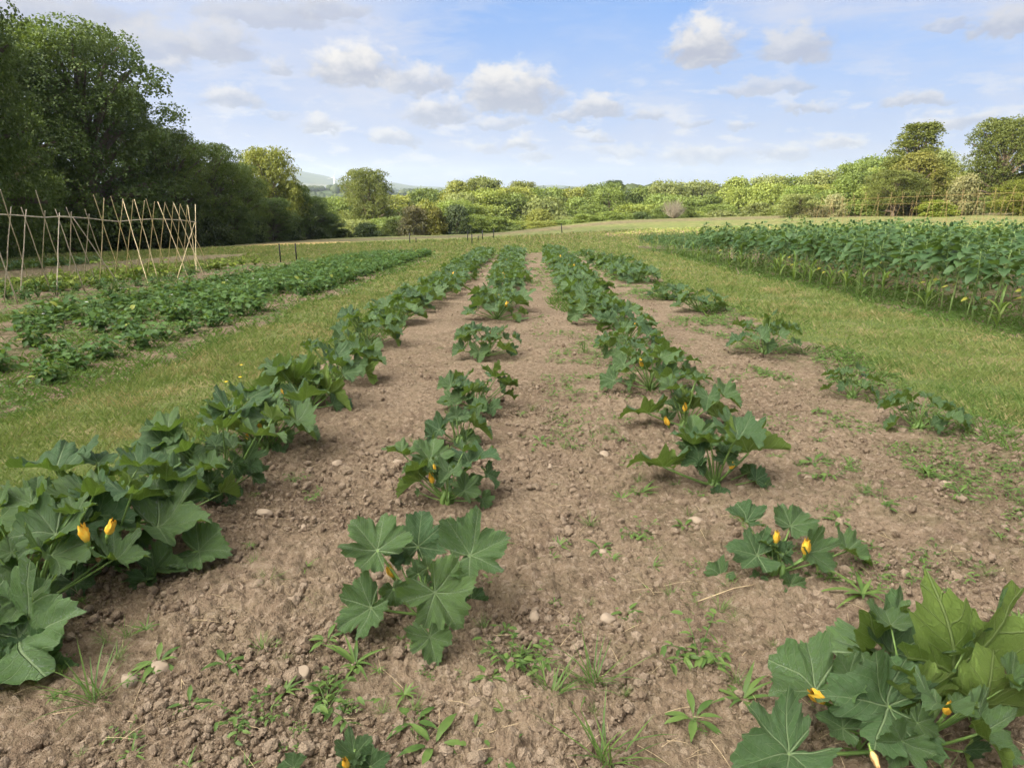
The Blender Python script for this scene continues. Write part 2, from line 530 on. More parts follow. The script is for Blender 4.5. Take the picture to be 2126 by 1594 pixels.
def m_far_land():
    m, N, out = new_mat('far_land')
    g = N.n('ShaderNodeNewGeometry').outputs['Position']
    v = N.n('ShaderNodeTexVoronoi'); v.inputs['Scale'].default_value = 0.0035
    N.link(N.vm('MULTIPLY', g, (1, .55, 0.5)), v.inputs['Vector'])
    s = N.n('ShaderNodeSeparateColor'); N.link(v.outputs['Color'], s.inputs[0])
    c = N.mix(s.outputs[0], (.05, .075, .035), (.09, .11, .05))
    c = N.mix(N.ss(.78, .84, s.outputs[1]), c, (.16, .15, .08))
    c = N.mix(N.ss(.45, .6, N.noise(g, .006, 5, .65)), c, (.035, .055, .025))
    p = principled(N, c, .95, .1)
    N.link(p.outputs[0], out.inputs[0])
    return m

def m_blade():
    m, N, out = new_mat('grass_blade')
    r = attr(N, 'rnd')
    g = N.n('ShaderNodeNewGeometry').outputs['Position']
    c = N.mix(N.ss(0, .75, r), (.115, .185, .048), (.240, .280, .090))
    dry = N.m('MULTIPLY', N.ss(.47, .62, N.noise(g, 1.1, 4, .65)), N.ss(.25, .7, N.m('FRACT', N.m('MULTIPLY', r, 37.0))))
    c = N.mix(dry, c, (.42, .33, .17))
    c = N.mix(N.ss(.93, .96, r), c, (.40, .33, .18))
    leafy(N, out, c, N.mix(.5, c, (.28, .40, .05)), .3, .55, .2)
    return m

def m_courgette_leaf():
    m, N, out = new_mat('courgette_leaf')
    uv = N.n('ShaderNodeUVMap').outputs[0]
    s = N.n('ShaderNodeSeparateXYZ'); N.link(uv, s.inputs[0])
    x, y = s.outputs[0], s.outputs[1]
    ang = N.m('ABSOLUTE', N.m('ARCTAN2', x, y))
    r = N.m('SQRT', N.m('ADD', N.m('MULTIPLY', x, x), N.m('MULTIPLY', y, y)))
    st = R(50)
    phi = N.m('PINGPONG', ang, st / 2)   # 0 at a vein, st/2 between veins
    odd = N.m('FLOOR', N.m('DIVIDE', ang, st / 2))
    perp = N.m('MULTIPLY', r, N.m('SINE', phi)); along = N.m('MULTIPLY', r, N.m('COSINE', phi))
    wv = N.m('MULTIPLY_ADD', along, -0.014, 0.019)
    main = N.ss(1.4, .6, N.m('DIVIDE', perp, wv))
    sec = N.m('PINGPONG', N.m('SUBTRACT', along, N.m('MULTIPLY', perp, 1.25)), .085)
    secm = N.m('MULTIPLY', N.ss(.010, .003, sec), N.m('MULTIPLY', N.ss(.10, .2, r), .75))
    g = N.n('ShaderNodeNewGeometry')
    tn = N.noise(uv, 26, 4, .7); tn2 = N.noise(uv, 7, 3, .6)
    net = N.n('ShaderNodeTexVoronoi', feature='DISTANCE_TO_EDGE'); net.inputs['Scale'].default_value = 22
    N.link(uv, net.inputs['Vector'])
    netm = N.m('MULTIPLY', N.ss(.05, .0, net.outputs[0]), .14)
    rnd = attr(N, 'rnd')
    vein = N.m('MAXIMUM', main, N.m('MAXIMUM', secm, netm))
    top = N.mix(rnd, (.042, .098, .038), (.098, .172, .050))
    top = N.mix(N.m('MULTIPLY', N.ss(.4, .66, tn2), .5), top, (.105, .165, .090))
    top = N.mix(N.m('MULTIPLY', N.ss(.50, .68, tn), .45), top, (.026, .066, .026))
    silver = N.m('MULTIPLY', N.m('MULTIPLY', N.ss(.12, .02, perp), N.ss(.53, .66, tn)), N.ss(.3, .7, rnd))
    top = N.mix(N.m('MULTIPLY', silver, .75), top, (.27, .32, .27))
    top = N.mix(N.m('MULTIPLY', N.ss(.992, 1.0, rnd), N.ss(.35, .6, tn2)), top, (.26, .25, .07))
    top = N.mix(N.m('MULTIPLY', vein, .62), top, (.25, .33, .17))
    und = N.mix(tn2, (.135, .205, .044), (.195, .280, .065))
    und = N.mix(N.m('MULTIPLY', vein, .75), und, (.30, .38, .15))
    c = N.mix(g.outputs['Backfacing'], top, und)
    bump = N.m('ADD', N.m('MULTIPLY', vein, -.8), N.m('MULTIPLY', tn, .5))
    leafy(N, out, c, N.mix(.6, c, (.26, .46, .04)), .20, .47, .33, bump, .9, .016)
    return m

def m_leaf(name, c1, c2, back, tf=.25, rough=.5, spec=.3, yellow=None):
    m, N, out = new_mat(name)
    r = attr(N, 'rnd')
    g = N.n('ShaderNodeNewGeometry')
    tn = N.noise(g.outputs['Position'], 18, 3, .6)
    c = N.mix(r, c1, c2)
    c = N.mix(N.m('MULTIPLY', N.ss(.45, .7, tn), .35), c, tuple(min(1, v * 1.5) for v in c2))
    if yellow:
        c = N.mix(N.ss(.982, .988, r), c, yellow)
    c = N.mix(N.m('MULTIPLY', g.outputs['Backfacing'], .8), c, back)
    leafy(N, out, c, N.mix(.55, c, (.30, .48, .05)), tf, rough, spec)
    return m

def m_plain(name, col, rough=.7, spec=.3, col2=None, scale=30, stretch=(1, 1, 1), bump=.2):
    m, N, out = new_mat(name)
    tc = N.n('ShaderNodeTexCoord').outputs['Object']
    n = N.noise(N.vm('MULTIPLY', tc, stretch), scale, 4, .6)
    c = N.mix(N.ss(.3, .7, n), col, col2 or tuple(v * .75 for v in col))
    p = principled(N, c, rough, spec, n, bump, .01)
    N.link(p.outputs[0], out.inputs[0])
    return m

def m_crown(name):
    m, N, out = new_mat(name)
    oi = N.n('ShaderNodeObjectInfo')
    r = attr(N, 'rnd')
    base = oi.outputs['Color']
    lo = N.mix(1.0, base, (.62, .70, .62), 'MULTIPLY'); hi = N.mix(1.0, base, (1.38, 1.28, 1.1), 'MULTIPLY')
    c = N.mix(r, lo, hi)
    p = principled(N, c, .55, .25)
    t = N.n('ShaderNodeBsdfTranslucent')
    N.put(t.inputs[0], N.mix(1.0, c, (1.7, 1.6, .7), 'MULTIPLY'))
    mx = N.n('ShaderNodeMixShader'); mx.inputs[0].default_value = .28
    N.link(p.outputs[0], mx.inputs[1]); N.link(t.outputs[0], mx.inputs[2]); N.link(mx.outputs[0], out.inputs[0])
    return m

M = {}
M['soil'] = m_soil()
M['turf'] = m_grass_ground()
M['far'] = m_far_land()
M['blade'] = m_blade()
M['rough'] = m_leaf('rough_grass_blade', (.055, .110, .026), (.125, .195, .048), (.10, .16, .045), .3, .55, .2, (.32, .26, .13))
M['cleaf'] = m_courgette_leaf()
M['stalk'] = m_plain('courgette_stalk', (.17, .26, .07), .45, .4, (.12, .21, .05), 20, (1, 1, .3))
M['petal'] = m_plain('courgette_petal', (.85, .42, .03), .55, .25, (.80, .55, .08), 60)
M['fadedpetal'] = m_plain('faded_petal', (.62, .36, .16), .7, .2, (.70, .48, .2), 60)
M['calyx'] = m_plain('calyx', (.16, .27, .06), .5, .3, (.25, .36, .08), 40)
M['sunleaf'] = m_leaf('sunflower_leaf', (.034, .082, .034), (.078, .138, .052), (.10, .16, .055), .22, .5, .3, (.33, .32, .05))
M['sunstem'] = m_plain('sunflower_stem', (.20, .29, .095), .6, .3, (.26, .35, .12), 12, (1, 1, .2))
M['maize'] = m_leaf('maize_leaf', (.11, .19, .045), (.20, .27, .06), (.15, .23, .05), .35, .5, .3)
M['potleaf'] = m_leaf('potato_leaf', (.036, .090, .024), (.085, .160, .038), (.10, .17, .045), .25, .5, .3, (.24, .27, .05))
M['beanleaf'] = m_leaf('bean_leaf', (.10, .17, .025), (.24, .29, .04), (.16, .22, .045), .3, .5, .3)
M['weed'] = m_leaf('weed_leaf', (.050, .105, .024), (.125, .195, .048), (.10, .16, .05), .28, .5, .3)
M['whitepetal'] = m_plain('white_petal', (.8, .8, .78), .6, .2)
M['yellowpetal'] = m_plain('yellow_petal', (.8, .6, .03), .6, .2)
M['cane'] = m_plain('bamboo_cane', (.80, .67, .43), .5, .3, (.68, .54, .31), 14, (1, 1, .4))
M['oldcane'] = m_plain('weathered_cane', (.62, .54, .43), .7, .2, (.50, .43, .34), 14, (1, 1, .4))
M['redcane'] = m_plain('ochre_cane', (.30, .22, .11), .6, .3, (.24, .17, .08), 14, (1, 1, .4))
M['post'] = m_plain('black_post', (.02, .02, .022), .5, .4)
M['bark'] = m_plain('bark', (.16, .13, .10), .9, .1, (.09, .075, .06), 6, (1, 1, .25), .6)
M['twig'] = m_plain('dead_twig', (.25, .225, .18), .9, .1, (.18, .16, .13), 3, (1, 1, .3), .3)
M['crown'] = m_crown('tree_leaves')
M['stone'] = m_plain('field_stone', (.33, .265, .20), .9, .15, (.25, .19, .14), 9, (1, 1, 1), .4)
M['straw'] = m_plain('straw', (.55, .44, .27), .8, .1, (.42, .32, .2), 30)
M['white'] = m_plain('white_paint', (.80, .80, .80), .5, .3, (.78, .78, .78))
M['roof'] = m_plain('slate_roof', (.16, .16, .18), .7, .3)
M['brick'] = m_plain('rendered_wall', (.75, .72, .66), .8, .2)
M['glass'] = m_plain('window_glass', (.05, .06, .08), .15, .5)

# ------------------------------------------------------------------ the ground: one sheet, finer towards the viewer, split by cover
def build_ground():
    NA = 820
    th_f = np.linspace(-R(47), R(47), NA)
    th_o = np.linspace(R(47), 2 * np.pi - R(47), 120)[1:-1]
    th = np.concatenate([th_f, th_o])
    nt = len(th)
    r1 = np.exp(np.linspace(math.log(1.1), math.log(9.0), 560))
    r2 = np.exp(np.linspace(math.log(9.0), math.log(45), 300))[1:]
    r3 = np.exp(np.linspace(math.log(45), math.log(175), 190))[1:]
    r4 = np.exp(np.linspace(math.log(175), math.log(8700), 90))[1:]
    r0 = np.array([0.05, 0.4, 0.8])
    rr = np.concatenate([r0, r1, r2, r3, r4])
    nr = len(rr)
    RR, TT = np.meshgrid(rr, th, indexing='ij')
    X = RR * np.sin(TT); Y = RR * np.cos(TT)
    x = X.ravel(); y = Y.ravel(); r = RR.ravel()
    z = H(x, y)
    a, b, c, d, e = zone_fields(x, y)
    soil = np.maximum(np.maximum(a, b), np.maximum(c, np.maximum(d, e)))
    # rough crumbly tilth, only where the sheet is fine enough to carry it
    near = r < 14
    xn, yn = x[near], y[near]
    det = 0.050 * (fbm(xn * 1.1, yn * 1.1, 3, 3) - .5) + 0.030 * (fbm(xn * 5, yn * 5, 4, 3) - .5)
    lum = fbm(xn * 1.7, yn * 1.7, 9, 2)
    det = det + clods(xn, yn, .085, 11) * (0.55 * sstep(.45, .7, lum)) + clods(xn, yn, .036, 17) * .5 + clods(xn, yn, .021, 23) * .7 + clods(xn, yn, .0125, 27) * .7
    det = det + 0.006 * (fbm(xn * 60, yn * 60, 29, 2) - .5)
    fade = sstep(14, 7, r[near])
    z[near] += det * soil[near] * (0.35 + 0.65 * fade)
    far = ~near & (r < 60)
    z[far] += soil[far] * 0.06 * (fbm(x[far] * 2.2, y[far] * 2.2, 3, 3) - .4)
    gz = (r < 60)
    z[gz] += (1 - soil[gz]) * (0.05 * (fbm(x[gz] * .8, y[gz] * .8, 51, 3) - .5) + 0.02)
    V = np.stack([x, y, z], 1)
    i = np.arange(nr - 1)[:, None]; j = np.arange(nt)[None]
    jn = (j + 1) % nt
    F = np.stack([i * nt + j, (i + 1) * nt + j, (i + 1) * nt + jn, i * nt + jn], -1).reshape(-1, 4)
    # facing: make normals point up
    F = F[:, ::-1]
    fx = x[F].mean(1); fy = y[F].mean(1); fr = np.hypot(fx, fy)
    fs = soil[F].mean(1)
    # land-cover colour of the turf
    col = np.tile(np.array([.125, .165, .052]), (len(x), 1))
    v = y + 0.18 * x
    def paint(w, cc):
        nonlocal col
        w = np.clip(w, 0, 1)[:, None]
        col = col * (1 - w) + np.array(cc) * w
    path = sstep(.1, .6, fbm(x * .25, y * .25, 61, 3) - .15)
    paint(.5 * path * (y < 60), (.170, .185, .066))
    fm = sstep(40, 55, y)
    st = fbm(x * .02, v * .55, 71, 3)
    paint(fm * sstep(.48, .62, st) * .7, (.145, .130, .060))
    st2 = fbm(x * .03 + 9, v * .33, 77, 2)
    paint(fm * sstep(.58, .66, st2) * .75, (.20, .14, .09))
    edge = 112.0 - 0.05 * (x - 10) * (x > 10) + 0.28 * (x + 25) * (x < -25)
    n = fbm(x * .06, y * .06, 81, 3)
    dd = edge - y
    paint(sstep(34, 24, dd + 14 * (n - .5)) * sstep(2, 9, dd) * .8 * (x < 6), (.088, .074, .052))   # seeding grass, pinkish brown
    paint(sstep(26, 19, dd + 10 * (n - .5)) * sstep(7, 12, dd) * .75 * (x >= 6), (.115, .095, .066))
    paint(sstep(10, 4, dd) * (x > 12), (.100, .112, .042))
    paint(sstep(30, 45, x) * sstep(13, 9, dd) * sstep(-4, 2, dd) * .9, (.13, .10, .072))
    # bare brown patches in the far field
    for (px, py, wx, wy, k) in ((1285, 487, 12, 3.4, 1.0), (985, 505, 2.6, 1.6, .75), (300, 545, 5, 2.5, .5), (700, 527, 10, 1.6, .8), (430, 523, 12, 1.6, .7), (900, 512, 9, 1.3, .6), (1080, 500, 14, 1.4, .6), (610, 545, 2.5, 2.5, .5), (1150, 505, 12, .8, .5)):
        p = G(px, py)
        q = np.hypot((x - p[0]) / wx, (y - p[1]) / wy) + 1.2 * (fbm(x * .5, y * .5, 91, 3) - .5)
        paint(sstep(1.15, .75, q) * k, (.215, .15, .10))
    # golden stubble corner by the wood
    p = G(625, 506); q = np.hypot((x - p[0]) / 6.0, (y - p[1] + .15 * (x - p[0])) / 6.5)
    paint(sstep(1.1, .85, q), (.44, .32, .14))
    weedy = np.clip(.25 * fbm(x * .8, y * .8, 101, 3) + 1.0 * b * sstep(.30, .5, fbm(x * .6, y * .6, 103, 3)) + .9 * sstep(2.2, 3.8, x) * a * fbm(x * 1.3, y * 1.3, 105, 2)
                    + .8 * e + .7 * c * fbm(x * .6, y * .6, 107, 2) + .95 * d + sstep(22, 36, y) * .35, 0, 1)
    zone = np.where(fr > 420, 3, np.where(fs > .5, 1, np.where((fy < 60) & (fy > -40) & (((fx > -5) & (fx < -1.5)) | ((fx > 3) & (fx < 7.6))) & (fy < 40), 2, 0)))
    spec = {0: ('field', M['turf'], 'wide mown green field with brown strips running to the wood edge', 'field'),
            1: ('soil', M['soil'], 'bare crumbly brown soil of the vegetable beds', 'soil'),
            2: ('grass_path', M['turf'], 'mown grass paths with dry patches on both sides of the courgette bed', 'path'),
            3: ('distant_land', M['far'], 'far off plain and low blue hills beyond the wood', 'hills')}
    for k, (nm, mt, lb, ct) in spec.items():
        f = F[zone == k]
        used = np.unique(f)
        remap = np.zeros(len(V), int); remap[used] = np.arange(len(used))
        mb = MB()
        mb.add(V[used], remap[f], rnd=weedy[used], col=col[used])
        o = mb.build(nm, mt, colr=True)
        tag(o, lb, ct, kind='structure')

build_ground()

# ------------------------------------------------------------------ stuff: loose clods, straws, grass
rng = np.random.default_rng(7)

def ico(sub=1):
    t = (1 + 5 ** .5) / 2
    V = nrm(np.array([(-1, t, 0), (1, t, 0), (-1, -t, 0), (1, -t, 0), (0, -1, t), (0, 1, t), (0, -1, -t), (0, 1, -t), (t, 0, -1), (t, 0, 1), (-t, 0, -1), (-t, 0, 1)], float))
    F = [(0, 11, 5), (0, 5, 1), (0, 1, 7), (0, 7, 10), (0, 10, 11), (1, 5, 9), (5, 11, 4), (11, 10, 2), (10, 7, 6), (7, 1, 8), (3, 9, 4), (3, 4, 2), (3, 2, 6), (3, 6, 8), (3, 8, 9), (4, 9, 5), (2, 4, 11), (6, 2, 10), (8, 6, 7), (9, 8, 1)]
    V = [tuple(v) for v in V]
    for _ in range(sub):
        mid = {}; nf = []
        def mp(a, b):
            k = (min(a, b), max(a, b))
            if k not in mid:
                v = nrm(np.array(V[a]) + np.array(V[b])); V.append(tuple(v)); mid[k] = len(V) - 1
            return mid[k]
        for a, b, c in F:
            ab, bc, ca = mp(a, b), mp(b, c), mp(c, a)
            nf += [(a, ab, ca), (b, bc, ab), (c, ca, bc), (ab, bc, ca)]
        F = nf
    return np.array(V), np.array(F)

def polar_samples(n, r0, r1, a0=-44, a1=44, power=1.0):
    u = rng.random(n)
    r = r0 * (r1 / r0) ** (u ** power)
    t = R(1) * (a0 + (a1 - a0) * rng.random(n))
    return r * np.sin(t), r * np.cos(t), r

def build_clods():
    mb = MB()
    for sub, n, smin, smax, r0, r1 in ((1, 900, .012, .030, 1.4, 9.0), (1, 9000, .005, .019, 1.3, 6.5), (0, 42000, .003, .0085, 1.3, 7.0), (0, 16000, .006, .018, 5.0, 15)):
        x, y, r = polar_samples(n, r0, r1)
        a, b, c, d, e = zone_fields(x, y)
        keep = (np.maximum(np.maximum(a, b), np.maximum(c, d)) > .6) & (fbm(x * 2, y * 2, 9, 3) > .38)
        x, y = x[keep], y[keep]
        m = len(x)
        bV, bF = ico(sub)
        s = smin + (smax - smin) * rng.random(m) ** 2.5
        P = np.stack([x, y, H(x, y) + (0.012 if r1 < 10 else .004) + s * (.5 if r1 < 10 else .3)], 1)
        for k in range(6):
            i = np.arange(k, m, 6)
            jit = bV * (1 + .28 * (np.random.default_rng(k + 50).random((len(bV), 1)) - .5)) + .12 * (np.random.default_rng(k + 60).random(bV.shape) - .5)
            ax = rng.normal(size=(len(i), 3)); nn = rng.normal(size=(len(i), 3))
            S = s[i][:, None] * (0.75 + .5 * rng.random((len(i), 3)))
            scatter(mb, jit, bF, P[i], ax, nn, S, -rng.random(len(i)) ** 1.6)
    tag(mb.build('soil_clods', M['soil'], smooth=False), 'loose crumbs and clods of dry brown soil over the beds', 'soil', kind='stuff')

build_clods()

def build_straws():
    mb = MB()
    n = 420
    x, y, r = polar_samples(n, 1.5, 9)
    a = zone_fields(x, y)[0]
    k = a > .6
    for xx, yy in zip(x[k], y[k]):
        L = .03 + .09 * rng.random(); t = rng.random() * 6.28
        d = np.array([math.cos(t), math.sin(t), .15 * (rng.random() - .3)])
        p = np.array([xx, yy, float(H(xx, yy)) + .03])
        tube(mb, [p, p + d * L * .5 + np.array([0, 0, .004]), p + d * L], [.0011, .0010, .0006], 3, cap=False)
    tag(mb.build('dry_straw', M['straw']), 'short bits of dry straw and dead roots lying on the soil', 'straw', kind='stuff')

build_straws()

def build_grass():
    mb = MB()
    bV = np.array([(-.5, 0, 0), (.5, 0, 0), (.32, .55, .03), (-.32, .55, .03), (0, 1, -.08)], float)
    bF = [np.array([(0, 1, 2, 3)]), np.array([(3, 2, 4)])]
    def sow(n, r0, r1, a0, a1, cond, hmin, hmax, wk=.0011, lean=.7, power=.9):
        x, y, r = polar_samples(n, r0, r1, a0, a1, power)
        k = cond(x, y)
        x, y, r = x[k], y[k], r[k]
        m = len(x)
        h = (hmin + (hmax - hmin) * rng.random(m)) * (.35 + 1.35 * fbm(x * 2.6, y * 2.6, 200, 3))
        h = h * (1 + .02 * r)
        w = np.maximum(.0026, wk * r) * (.7 + .6 * rng.random(m))
        t = rng.random(m) * 6.283
        Y = np.stack([np.cos(t) * lean, np.sin(t) * lean, .35 + rng.random(m)], 1)
        Nn = np.stack([np.cos(t + 1.2), np.sin(t + 1.2), .6 * np.ones(m)], 1)
        P = np.stack([x, y, H(x, y) + .005], 1)
        scatter(mb, bV, bF, P, Y, Nn, np.stack([w, h, h], 1), rng.random(m))
    def on_grass(x, y):
        a, b, c, d, e = zone_fields(x, y)
        s = np.maximum(np.maximum(a, b), np.maximum(c, np.maximum(d, e)))
        return s < .45 + .25 * rng.random(len(x))
    sow(170000, 2.5, 16, -68, -6, on_grass, .035, .085, .0016)
    sow(150000, 3.0, 18, 6, 68, on_grass, .035, .085, .0016)
    sow(150000, 15, 75, -55, 55, on_grass, .05, .10, .0016)
    tag(mb.build('grass', M['blade'], smooth=False), 'short mown grass with straw coloured dry tips', 'grass', kind='stuff')
    # longer rough grass and weeds that run along the bed edges and in the weedy bed
    mb2 = MB()
    mb_keep, mb = mb, mb2
    def edge(x, y):
        a, b, c, d, e = zone_fields(x, y)
        e1 = (fbm(x * 0.9, y * 0.9, 31, 3) - 0.5) * 0.9
        n = fbm(x * 1.6, y * 1.6, 210, 3)
        q = rng.random(len(x))
        dl = x + 2.30 + .5 * e1; dr = 3.75 + e1 - x
        left = (dl > -.35) & (dl < .45) & (n > .40) & (y < 36)
        right = (dr > -.35) & (dr < .6) & (n > .45) & (q < .5) & (y < 36)
        eb = (b > .02) & (b < .99)
        inb = (b > .5) & (n > .46) & (q < .6)
        nearb = (x < -4.2) & (x > -9) & (y < 8.2) & (n > .42)
        edge_sun = (d > .02) & (x < 8.6) & (n > .36)
        wp = (np.hypot((x - 1.05) / .55, (y - 13.6) / 1.8) < 1)
        return left | right | eb | inb | nearb | edge_sun | wp
    sow(210000, 2.0, 34, -60, 60, edge, .04, .125, .0016, .9)
    tag(mb2.build('rough_grass', M['rough'], smooth=False), 'longer rough grass growing along the edges of the beds', 'grass', kind='stuff')

build_grass()

# ------------------------------------------------------------------ courgette plants
def courgette_blade(na, nr, seed, depth=1.0):
    """palmate leaf with toothed lobes; stalk joint at the origin, tip along +Y, about 1 long"""
    g = np.random.default_rng(seed)
    kp = np.array([0, 14, 26, 36, 50, 64, 76, 88, 100, 115, 126, 138, 148, 158, 168, 180.0])
    kr = np.array([1.0, .95, .85, .73, .90, .86, .68, .72, .79, .75, .64, .68, .64, .44, .22, .07])
    dip = np.interp(kp, [0, 50, 100, 142, 158, 168, 180], [1.0, .87, .75, .66, .44, .22, .07])
    kr = dip + (kr - dip) * depth
    a = np.linspace(-180, 180, na)
    sgn = np.where(a < 0, 0, 1)
    jit = g.normal(0, .06, (2, len(kp))); jit[:, 0] = 0; jit[:, -1] = 0
    rad = np.where(sgn == 0, np.interp(np.abs(a), kp, kr + jit[0]), np.interp(np.abs(a), kp, kr + jit[1]))
    teeth = .03 * np.sin(np.abs(a) * .33 + g.random() * 6) * (np.abs(a) > 8) + .095 * (np.abs(((np.abs(a) / 7.5 + g.random()) % 1) - .5) * 2 - .5) + .012 * g.normal(size=na)
    rad = rad * (1 + (teeth if na > 40 else 0) * (np.abs(a) < 160))
    t = np.linspace(0, 1, nr + 1)[1:] ** .85
    A, T = np.meshgrid(np.radians(a), t, indexing='ij')
    Rr = rad[:, None] * T
    x = Rr * np.sin(A); y = Rr * np.cos(A)
    phi = np.abs(((np.abs(np.degrees(A)) + 25) % 50) - 25) / 25
    ph = g.random(4) * 6.28
    z = .10 * phi ** 1.3 * Rr * (1 - .3 * T) * 1.0          # lamina puffed between sunken veins
    z = z + (.07 + .05 * g.random()) * T ** 3 * np.sin(A * 6 + ph[0]) + (.055 * T ** 4) * np.sin(A * 17 + ph[1])
    z = z + (.34 + .46 * g.random()) * np.abs(x) ** 1.25 + (.35 + .55 * g.random()) * np.maximum(-y, 0) ** 1.15 - (.06 + .16 * g.random()) * np.maximum(y, 0) ** 2 - .12 * np.maximum(Rr - .75, 0) ** 1.5 * 3
    for cdeg in (0, 50, -50, 100, -100, 150, -150):
        wn = np.exp(-((np.degrees(A) - cdeg) / 19.0) ** 2)
        z = z + g.normal(0, .17) * wn * np.maximum(Rr - .25, 0) ** 1.5 * 1.6
    z = z + .022 * np.sin(x * 17 + ph[1]) * np.sin(y * 19 + ph[0]) * Rr
    z = z + .07 * np.sin(x * 5 + ph[2]) * np.cos(y * 4 + ph[3])
    V = np.stack([x, y, z], -1).reshape(-1, 3)
    uv = np.stack([x, y], -1).reshape(-1, 2)
    V = np.concatenate([[[0, 0, 0]], V]); uv = np.concatenate([[[0, 0]], uv])
    f4 = []; f3 = []
    for i in range(na - 1):
        f3.append((0, 1 + (i + 1) * nr, 1 + i * nr))
        for j in range(nr - 1):
            p = 1 + i * nr + j; q = 1 + (i + 1) * nr + j
            f4.append((p, q, q + 1, p + 1))
    return V, [np.array(f4), np.array(f3)], uv

BL_HI = [courgette_blade(146, 9, s, dp) for s, dp in ((1, 1.05), (2, 1.25), (3, .85), (4, 1.15), (5, .65), (6, 1.1))]
BL_LO = [courgette_blade(61, 4, s, dp) for s, dp in ((1, 1.3), (2, 1.5), (3, 1.0), (4, 1.4))]

def blade_at(mb, J, Tip, Np, k, rnd, hi, flip=1.0):
    V, F, uv = (BL_HI if hi else BL_LO)[k % (6 if hi else 4)]
    d = Tip - J
    L = np.linalg.norm(d) * 1.02
    scatter(mb, V * np.array([flip, 1, 1]), [f[:, ::-1] if flip < 0 else f for f in F], J[None], d[None], np.asarray(Np, float)[None], np.array([[L, L, L]]), rnd, uv=uv)

def flower_mesh(mb, P, axis, L, faded=0, closed=.5):
    """closed or half-open trumpet flower with a ribbed tube, ragged lobes and a green foot"""
    n, k = 15, 8
    V = []
    for i in range(k):
        t = i / (k - 1)
        rad = .06 + .17 * math.sin(math.pi * t ** .8) + .07 * t ** 5
        for j in range(n):
            a = j * 2 * math.pi / n + 1.7 * t * closed
            lobe = math.cos(5 * a)
            rr = rad * (1 + .30 * lobe * (0.3 + t) + .1 * math.sin(2 * a + 7 * t)) * (1 + (.35 * t ** 3 if closed < .5 else 0))
            V.append((rr * math.cos(a), t + .13 * t * t * lobe + .06 * t * math.sin(2 * a), rr * math.sin(a)))
    F = [(i * n + j, i * n + (j + 1) % n, (i + 1) * n + (j + 1) % n, (i + 1) * n + j) for i in range(k - 1) for j in range(n)]
    ref = np.array([.3, .2, .9])
    scatter(mb, np.array(V), np.array(F), P[None], axis[None], ref[None], np.array([[L, L, L]]), .5, mi=1 if faded else 0)
    foot = [P - nrm(axis) * L * .32, P - nrm(axis) * L * .12, P + nrm(axis) * L * .1, P + nrm(axis) * L * .22]
    tube(mb, foot, [L * .05, L * .12, L * .14, L * .12], 8, mi=2)

def add_flower(parent, base, P, axis=(0, 0, 1), L=.09, faded=0, closed=.6):
    P = np.asarray(P, float); axis = nrm(np.asarray(axis, float))
    mb = MB()
    flower_mesh(mb, P, axis, L, faded, closed)
    o = mb.build('flower', [M['petal'], M['fadedpetal'], M['calyx']], parent)
    mb = MB()
    foot = P - axis * L * .3
    tube(mb, bez(base, base * .5 + foot * .5 - np.array([0, 0, .03]) + .02 * axis, foot, 6), [.007, .006, .005, .005, .005, .005], 6)
    mb.build('flower_stalk', M['stalk'], o)
    return o

def gen_leaves(seed, size, n, dense=1.0):
    """procedural leaf set: (J, Tip, Normal, k) relative to the plant base"""
    g = np.random.default_rng(seed)
    out = []
    a0 = g.random() * 6.28
    for i in range(n):
        u = (i + .5) / n
        az = a0 + i * 2.39996 + g.normal(0, .25)
        el = R(12 + 62 * u + g.normal(0, 6))
        lp = size * (.42 - .08 * u + g.normal(0, .03)) * (1.15 if u > .3 else .95)
        if u > .8: lp *= .62
        h = np.array([math.cos(az), math.sin(az), 0])
        J = h * lp * math.cos(el) + np.array([0, 0, lp * math.sin(el) + .03])
        L = size * (.152 + g.normal(0, .028)) * (1.0 if u < .7 else (.75 if u < .85 else .45))
        pit = R(-28 + 60 * u + g.normal(0, 14))
        twist = g.normal(0, .35)
        hh = np.array([math.cos(az + twist), math.sin(az + twist), 0])
        T = hh * math.cos(pit) + np.array([0, 0, math.sin(pit)])
        Nn = np.array([0, 0, 1.0]) + g.normal(0, .22, 3) - h * .25
        out.append((J, J + T * L, Nn, int(g.integers(0, 12))))
    return out

def stalk_pts(base, J):
    d = J - base
    c = base + d * .45 + np.array([0, 0, -.02 + .10 * (math.hypot(d[0], d[1]) < .5 * abs(d[2]))]) + np.array([d[0], d[1], 0]) * (-.05)
    return bez(base, c, J, 7)

GRP_C = 'courgette plants in the four rows'

